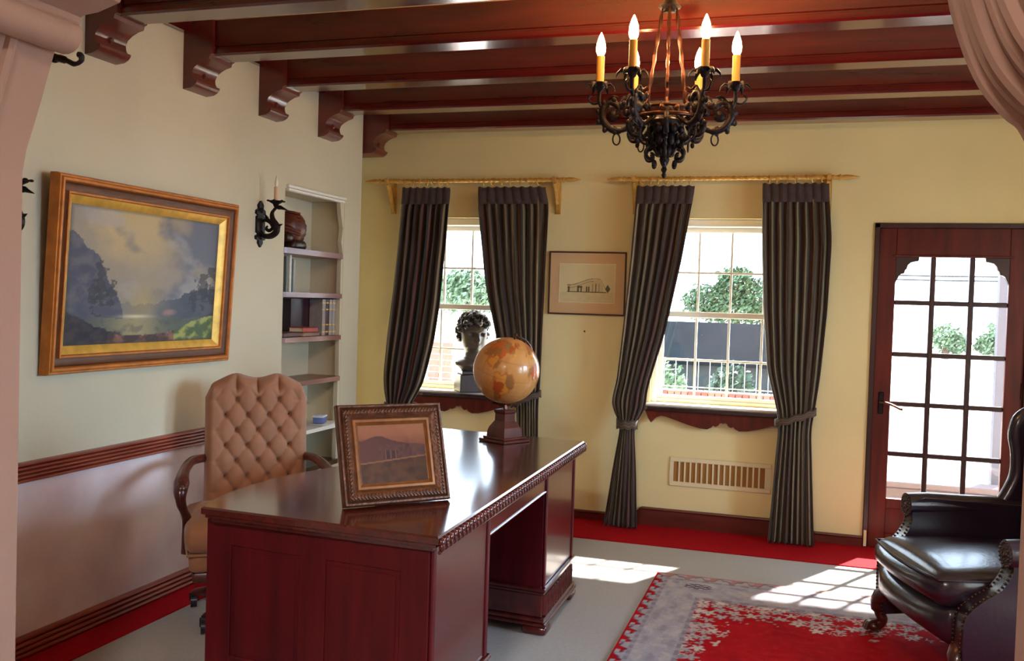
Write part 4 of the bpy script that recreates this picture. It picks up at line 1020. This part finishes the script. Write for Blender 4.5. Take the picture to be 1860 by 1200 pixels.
for sg in (-1, 1):
    ay, az = (.06, -.035) if sg > 0 else (0, -.012)
    prof = smooth_path([(-.30, .10, 0), (-.305, .25, 0), (-.30+ay*.1, .36+az*.6, 0), (-.265+ay*.4, .42+az*.7, 0), (-.215+ay*.8, .48+az, 0), (-.185+ay, .545+az, 0), (-.19+ay, .60+az, 0)], 4)
    pts = [(p.x, p.y) for p in prof]+[(-.17+ay, .64+az), (-.13+ay, .655+az), (.05, .645+az), (.36, .63+az), (.40, .60), (.40, .14), (.0, .12)]
    b = B(); b.prism(pts, 'x', sg*.335, sg*.425); b.build('arm_panel', M['leather'], ac, smooth=40)
    b = B(); b.tube([(sg*.385, -.195+ay, .612+az), (sg*.388, -.10+ay*.6, .615+az), (sg*.39, .1, .61+az), (sg*.385, .38, .60)], [.056, .058, .056, .05], 16); b.build('arm_roll', M['leather'], ac, smooth=60)
    b = B(); nails(b, [(sg*.41, p.x-.003, p.y) for p in prof]); nails(b, [(sg*.35, p.x-.003, p.y) for p in prof])
    DYN, DZN = (.06, -.035) if sg > 0 else (0, -.012)
    for rr_, nn in ((.046, 18), (.026, 10)):
        for k in range(nn): b.ball((sg*.385+rr_*math.cos(2*PI*k/nn), -.197+DYN, .612+DZN+rr_*math.sin(2*PI*k/nn)), .005, 6)
    b.ball((sg*.385, -.197+DYN, .612+DZN), (.012, .006, .012), 8)
    tag(b.build('nailhead_trim', M['nail'], ac, smooth=60), kind='stuff')
    wp = smooth_path([(.24, .60, 0), (.285, .68, 0), (.315, .76, 0), (.315, .86, 0), (.30, .94, 0), (.315, 1.01, 0), (.37, 1.05, 0), (.44, 1.06, 0)], 4)
    b = B(); b.prism([(p.x, p.y) for p in wp]+[(.52, 1.06), (.46, .58)], 'x', sg*.355, sg*.42); b.build('wing', M['leather'], ac, smooth=40)
    b = B(); b.tube([(sg*.3875, p.x, p.y) for p in wp], .034, 10); b.build('wing_roll', M['leather'], ac, smooth=60)
    for fy in (-.29,):
        lg = smooth_path([(sg*.345, -.27, .20), (sg*.385, -.305, .155), (sg*.385, -.30, .10), (sg*.375, -.285, .055), (sg*.39, -.31, .022)], 5)
        b = B(); b.tube(lg, [.040]*5+[.034]*5+[.024]*5+[.020]*5+[.026], 12); b.ball((sg*.395, -.315, .026), (.036, .04, .026), 12)
        for a in (-.6, 0, .6): b.tube(smooth_path([(sg*.39, -.305, .055), (sg*.395+.025*math.sin(a), -.345, .045), (sg*.395+.032*math.sin(a), -.358, .012)], 3), .009, 6)
        b.build('claw_foot_leg', M['chairwood'], ac, smooth=60)
    b = B(); b.tube([(sg*.33, .34, .16), (sg*.34, .40, .012)], [.028, .02], 10); b.build('rear_leg', M['chairwood'], ac)
b = B(); b.rbox((-.36, .30, .30), (.36, .47, 1.10), .06, 8, puff=(0, .03, .03), fn=lambda p: (p.x, p.y+.12*(p.z-.4), p.z)); b.build('backrest', M['leather'], ac, smooth=60)

# ================================================================== CHANDELIER
CHX, CHY = -.557, 3.72
CA = YAW-.14
cl = thing('chandelier', 'dark wrought-iron chandelier with six lit candle bulbs hanging from the ceiling', 'chandelier', (CHX, CHY, 2.0))
z0 = 2.0
def Z(z): return z-z0
b = B(); b.lathe([(0, 0), (.006, .004), (.010, .014), (.006, .022), (.013, .034), (.008, .046), (.015, .058), (.020, .075), (.014, .085), (.024, .105), (.034, .13), (.028, .15), (.036, .175), (.050, .19), (.062, .205), (.060, .225), (.040, .235), (.034, .26), (.024, .275), (.016, .30), (.0, .305)], 18)
b.build('central_body', M['iron'], cl, smooth=50)
b = B()
for k in range(6):
    T = Matrix.Rotation(CA+PI/6+k*PI/3, 4, 'Z')
    b.tube(smooth_path([(.095, 0, .215), (.115, 0, .18), (.10, 0, .15), (.075, 0, .145), (.065, 0, .165), (.08, 0, .175)], 5), [.008]*20+[.006]*5+[.004], 6, T)
    b.tube(smooth_path([(.06, 0, .13), (.085, 0, .10), (.075, 0, .075), (.055, 0, .075), (.052, 0, .092), (.063, 0, .095)], 5), [.007]*20+[.005]*5+[.004], 6, T)
    b.tube(smooth_path([(.06, 0, .21), (.10, 0, .235), (.145, 0, .225), (.165, 0, .19), (.15, 0, .16), (.125, 0, .16), (.118, 0, .18), (.135, 0, .19)], 5), [.009]*15+[.010]*10+[.008]*10+[.005], 6, T)
    b.tube(smooth_path([(.03, 0, .09), (.05, 0, .12), (.07, 0, .115), (.08, 0, .135), (.07, 0, .15)], 5), [.006]*20+[.004], 6, T)
    for q in range(4): b.ball((.10+.022*q, 0, .238-.004*q*q), (.011, .009, .013), 6, T); b.ball((.155-.01*q, 0, .20-.02*q), (.010, .008, .012), 6, T)
    for q in range(3): b.ball((.028+.014*q, 0, .10+.03*q), (.011, .012, .016), 6, T)
    T2 = Matrix.Rotation(CA+k*PI/3, 4, 'Z'); b.ball((.045, 0, .15), (.014, .018, .03), 8, T2); b.ball((.06, 0, .19), (.014, .02, .022), 8, T2); b.ball((.03, 0, .105), (.010, .014, .022), 8, T2)
    b.ball((.115, 0, .205), (.022, .012, .014), 8, T); b.ball((.045, 0, .055), (.012, .008, .016), 8, T)
    b.ball((.10, 0, .245), (.010, .022, .02), 8, T)
b.build('filigree', M['iron'], cl, smooth=60)
b = B(); b.tube([(.115*math.cos(a), .115*math.sin(a), .235) for a in [2*PI*k/36 for k in range(36)]], .009, 8, closed=True); b.tube([(.10*math.cos(a), .10*math.sin(a), .27) for a in [2*PI*k/36 for k in range(36)]], .006, 8, closed=True)
for k in range(12):
    a = 2*PI*k/12; b.ball((.112*math.cos(a), .112*math.sin(a), .253), (.012, .012, .018), 8)
b.build('ring_band', M['bronze'], cl, smooth=60)
for k in range(6):
    T = Matrix.Rotation(CA+PI/6+k*PI/3, 4, 'Z'); b = B()
    b.tube([(.085-.055*t, 0, .30+.37*t) for t in [q/24 for q in range(25)]], [.0055+.002*math.sin(q*1.3) for q in range(25)], 6, T)
    b.tube(smooth_path([(.125, 0, .35), (.105, 0, .335), (.088, 0, .345), (.08, 0, .325), (.085, 0, .30), (.10, 0, .27)], 4), .005, 6, T)
    b.build('suspension_rod', M['bronze'], cl, smooth=60)
b = B(); b.lathe([(.0, .64), (.03, .65), (.045, .665), (.03, .68), (.02, .70), (.028, .71), (.012, .725), (.0, .73)], 14); b.build('crown', M['iron'], cl, smooth=50)
for i in range(3):
    T = Matrix.Translation((0, 0, .745+i*.026)) @ Matrix.Rotation(i*PI/2, 4, 'Z')
    b = B(); b.tube([(.010*math.cos(a), 0, .018*math.sin(a)) for a in [2*PI*k/14 for k in range(14)]], .003, 6, T, closed=True); b.build('chain_link', M['iron'], cl)
b = B(); b.lathe([(.012, .795), (.02, .80), (.05, .812), (.055, .824)], 16); b.build('ceiling_rose', M['iron'], cl)
# one candle arm with its pan, sleeve, bulb and hanging ring; five copies
RA = .262
def make_arm():
    b = B()
    pth = smooth_path([(.09, 0, .235), (.13, 0, .205), (.18, 0, .185), (.225, 0, .20), (.25, 0, .24), (.24, 0, .285), (.21, 0, .295), (.185, 0, .27), (.20, 0, .245), (.215, 0, .255)], 6)
    b.tube(pth, [.010]*12+[.014]*18+[.011]*12+[.008]*12+[.006], 8)
    b.tube(smooth_path([(.245, 0, .265), (.262, 0, .30), (.262, 0, .345)], 5), .008, 8)
    # leafy plates on the big scroll
    for a in range(8):
        t = a/7*4.6-1.7; x = .205+.052*math.cos(t); z = .242+.052*math.sin(t)
        b.ball((x, 0, z), (.016, .010, .016), 8); b.ball((x+.012*math.cos(t), .008, z+.012*math.sin(t)), (.010, .006, .012), 6)
    b.lathe([(.0, -.008), (.018, -.006), (.024, .0), (.018, .006), (.0, .008)], 10, Matrix.Translation((.207, 0, .243)) @ Matrix.Rotation(PI/2, 4, 'X'))
    b.tube(smooth_path([(.25, 0, .30), (.285, 0, .29), (.305, 0, .31), (.295, 0, .325)], 4), .005, 6); b.tube(smooth_path([(.23, 0, .30), (.21, 0, .32), (.19, 0, .315)], 4), .005, 6)
    arm = b.build('arm', M['iron'], cl, smooth=60)
    T = Matrix.Translation((RA, 0, .345)); b = B()
    b.lathe([(.004, -.01), (.014, .0), (.018, .012), (.034, .022), (.036, .026), (.018, .022), (.015, .034), (.013, .034)], 14, T)
    for k in range(6):
        a = k*PI/3; d = Vector((math.cos(a), math.sin(a), 0))
        b.tube([T @ (d*.02+Vector((0, 0, .016))), T @ (d*.042+Vector((0, 0, .022))), T @ (d*.055+Vector((0, 0, .010))), T @ (d*.06+Vector((0, 0, -.006)))], [.010, .011, .007, .002], 6, flat=.5)
    b.build('drip_pan', M['iron'], arm, smooth=60)
    B().lathe([(.0155, .37), (.0155, .476), (.012, .480), (0, .480)], 14, Matrix.Translation((RA, 0, 0))).build('candle_sleeve', M['candle'], arm)
    B().lathe([(.010, .479), (.017, .492), (.0185, .508), (.016, .530), (.009, .552), (.002, .568), (0, .570)], 16, Matrix.Translation((RA, 0, 0))).build('bulb', M['bulb'], arm, smooth=80)
    b = B(); b.tube([(.19+.014*math.sin(a), .006*math.sin(a), .152+.022*math.cos(a)) for a in [2*PI*k/16 for k in range(16)]], .0032, 6, closed=True); b.build('hanging_ring', M['iron'], arm)
    return arm
arm0 = make_arm()
for k in range(6):
    a = arm0 if k == 0 else dup(arm0, cl)
    a.rotation_euler = (0, 0, CA+k*PI/3)
# unseen lamp added behind the camera for foreground light and frontal fill
hl = thing('added_hall_lamp', 'added round frosted ceiling lamp behind the camera, out of view', 'lamp', (-.5, -.6, 2.72))
B().lathe([(.0, .0), (.12, .012), (.17, .035), (.18, .06)], 24).build('shade', mat('frosted_shade', srgb(240,220,190), .5, var=.02), hl)
B().lathe([(.185, .06), (.19, .07), (.19, .10), (.0, .104)], 24).build('base', M['gilt'], hl)

# ================================================================== OUTSIDE
GZ = -.2
S(B().box((-60, 6.72, GZ-.3), (60, 140, GZ)).build('ground', mat('pale_paving', srgb(206,198,186), .9, var=.08, scale=1.5), smooth=0))
S(B().box((-4.0, 6.72, 2.62), (2.9, 7.82, 2.80)).build('sun_cut_eave', M['white'], smooth=0))  # unseen eave added above the openings, overhang sized to cut off the high sun
def foliage(b, c, r, n, seed, size):
    rr = random.Random(seed)
    for _ in range(n):
        d = Vector((rr.gauss(0, 1), rr.gauss(0, 1), rr.gauss(0, 1))).normalized(); k = rr.uniform(.55, 1)+.16*nz(d.x*3, d.y*3, d.z*3+seed)*2
        p = Vector((c[0]+d.x*r[0]*k, c[1]+d.y*r[1]*k, c[2]+d.z*r[2]*k)); s = size*rr.uniform(.6, 1.3)
        a = Vector((rr.gauss(0, 1), rr.gauss(0, 1), rr.gauss(0, 1))).normalized(); e = a.orthogonal().normalized(); f = a.cross(e)
        b.Fc([b.V(p-e*s), b.V(p-f*s*.5), b.V(p+e*s), b.V(p+f*s*.5)])
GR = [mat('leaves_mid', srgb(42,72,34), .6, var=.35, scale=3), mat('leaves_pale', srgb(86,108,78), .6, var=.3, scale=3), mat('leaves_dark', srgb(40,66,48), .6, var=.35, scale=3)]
BK = mat('bark', srgb(90,70,54), .9, var=.2, bump=.3)
def tree(label, x, y, h, blobs, gm, seed, n=900, size=.10):
    t = thing('tree', label, 'tree', (x, y, GZ)); b = B()
    for k, (dx, dy, dz, rx, rz) in enumerate(blobs): foliage(b, (dx, dy, dz), (rx, rx, rz), n, seed+k, size)
    b.build('crown', GR[gm], t, smooth=0, fix=False)
    B().tube([(0, 0, 0), (.05, 0, h*.3), (.0, .05, h*.6)], [.16, .12, .06], 10).build('trunk', BK, t)
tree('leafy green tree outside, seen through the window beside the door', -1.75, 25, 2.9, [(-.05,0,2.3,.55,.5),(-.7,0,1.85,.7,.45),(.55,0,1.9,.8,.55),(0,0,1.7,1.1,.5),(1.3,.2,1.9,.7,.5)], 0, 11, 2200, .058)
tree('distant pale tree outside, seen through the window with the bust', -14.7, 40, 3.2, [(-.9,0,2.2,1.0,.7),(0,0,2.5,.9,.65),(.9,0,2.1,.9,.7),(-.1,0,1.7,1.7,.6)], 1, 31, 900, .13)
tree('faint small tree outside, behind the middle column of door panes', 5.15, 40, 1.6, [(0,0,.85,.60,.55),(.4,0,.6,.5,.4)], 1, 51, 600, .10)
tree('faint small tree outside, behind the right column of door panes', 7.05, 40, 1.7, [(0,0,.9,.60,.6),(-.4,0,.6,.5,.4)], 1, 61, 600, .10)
for k, lb in enumerate(('clipped bush behind the garden railing, nearest the framed drawing', 'pale bush in the middle behind the garden railing', 'clipped bush behind the garden railing, nearest the door')):
    x = -1.75+k*.86; b = B(); foliage(b, (0, 0, .55), (.34, .28, .46), 1300, 70+k, .045)
    o = b.build('bush', GR[2 if k % 2 else 1], None, smooth=0, fix=False, loc=(x, 12.2, GZ)); tag(o, lb, 'bush', 'bushes behind the garden railing')
sh = thing('garden_shed', 'long low grey shed with slate roof beyond the railing', 'shed', (-1.6, 18.5, GZ))
b = B(); b.box((-2.6, -.8, 0), (2.6, .8, .74)); b.build('walls', mat('shed_wall', srgb(34,40,40), .9, var=.08), sh, smooth=0)
b = B(); b.prism([(-1.0, .70), (0, 1.42), (1.0, .70), (.95, .64), (0, 1.33), (-.95, .64)], 'x', -2.8, 2.8); b.build('roof', mat('slate', srgb(20,26,30), .95, spec=.05, var=.15, scale=4), sh, smooth=0)
gw = thing('garden_wall', 'low brick garden wall with soldier-course coping outside the windows', 'wall', (-1.0, 11, GZ))
BRK = [mat('brick_red', srgb(112,62,52), .9, var=.12), mat('brick_pale', srgb(136,84,70), .9, var=.12)]
B().box((-4.5, -.12, 0), (4.5, .12, .62)).build('masonry', mat('wall_render', srgb(222,214,204), .9, var=.06), gw, smooth=0)
meshes = [B().box((-.034, -.125, .622), (.034, .125, .742), .004).build('brick', m_, gw, smooth=0) for m_ in BRK]
meshes[0].location = (-1.6, 0, 0); meshes[1].location = (-1.524, 0, 0)
for k in range(2, 44):
    o = meshes[(k*7//3) % 2].copy(); C.objects.link(o); o.parent = gw; o.location = (-1.6+k*.076, (.004 if k % 3 else 0), 0)
rl = thing('garden_railing', 'white metal railing on top of the brick garden wall', 'railing', (-1.0, 11, GZ+.742))
WH = mat('railing_white', srgb(150,150,148), .5, var=.04)
for z in (.04, .36): B().box((-1.7, -.008, z-.005), (1.8, .008, z+.005)).build('rail', WH, rl, smooth=0)
pk = B().box((-.004, -.004, 0), (.004, .004, .37)).build('picket', WH, rl, smooth=0); pk.location = (-1.6, 0, 0)
for k in range(1, 26):
    o = pk.copy(); C.objects.link(o); o.parent = rl; o.location = (-1.6+k*.13, 0, 0)
pr_ = thing('brick_pier', 'pale brick pier standing outside the window with the bust', 'pier', (-4.42, 11.3, GZ)); first = None
B().box((-.16, -.16, 0), (.16, .16, 1.2)).build('core', mat('mortar', srgb(214,206,198), .9, var=.05), pr_, smooth=0)
for r_i in range(15):
    for s_ in range(2):
        if first is None: first = B().box((-.075, -.02, 0), (.075, .015, .062), .003).build('brick', BRK[1], pr_, smooth=0); o = first
        else: o = first.copy(); C.objects.link(o); o.parent = pr_
        o.location = (-.082+s_*.164+(.0 if r_i % 2 else .02), -.162, .03+r_i*.076)
B().box((-.2, -.2, 1.2), (.2, .2, 1.27), .01).build('cap', mat('pier_cap', srgb(220,214,204), .9, var=.04), pr_)
# porch outside the door
po = thing('porch_post', 'pale square porch post outside the right side of the door', 'post', (1.62, 9.0, GZ))
PPM = mat('porch_paint', srgb(72,67,78), .7, var=.04)
B().box((-.06, -.06, .1), (.06, .06, 2.8), .006).build('shaft', PPM, po); B().box((-.09, -.09, 0), (.09, .09, .12), .008).build('base', PPM, po); B().box((-.09, -.09, 2.72), (.09, .09, 2.82), .008).build('cap', PPM, po)
lw = B(); lw.box((-1.3, -.10, 0), (1.3, .10, .22), .01); lw.box((-1.33, -.13, .22), (1.33, .13, .27), .01)
tag(lw.build('porch_kerb', mat('porch_kerb_render', srgb(84,66,66), .9, var=.05), loc=(1.3, 8.75, GZ)), 'low pinkish kerb wall at the edge of the porch', 'kerb')
cbm = thing('garden_cable', 'pair of thin dark overhead wires seen through the top door panes', 'wire', (3.0, 24, GZ))
for k in range(2): B().tube([(-4, 0, 2.52+.10*k), (0, 0, 2.50+.10*k), (6, 0, 2.56+.10*k)], .022, 6).build('wire', mat('wire_grey', srgb(40,40,44), .7), cbm)
for x in (-4, 6): B().tube([(x, 0, 0), (x, 0, 2.9)], [.07, .05], 8).build('pole', BK, cbm)
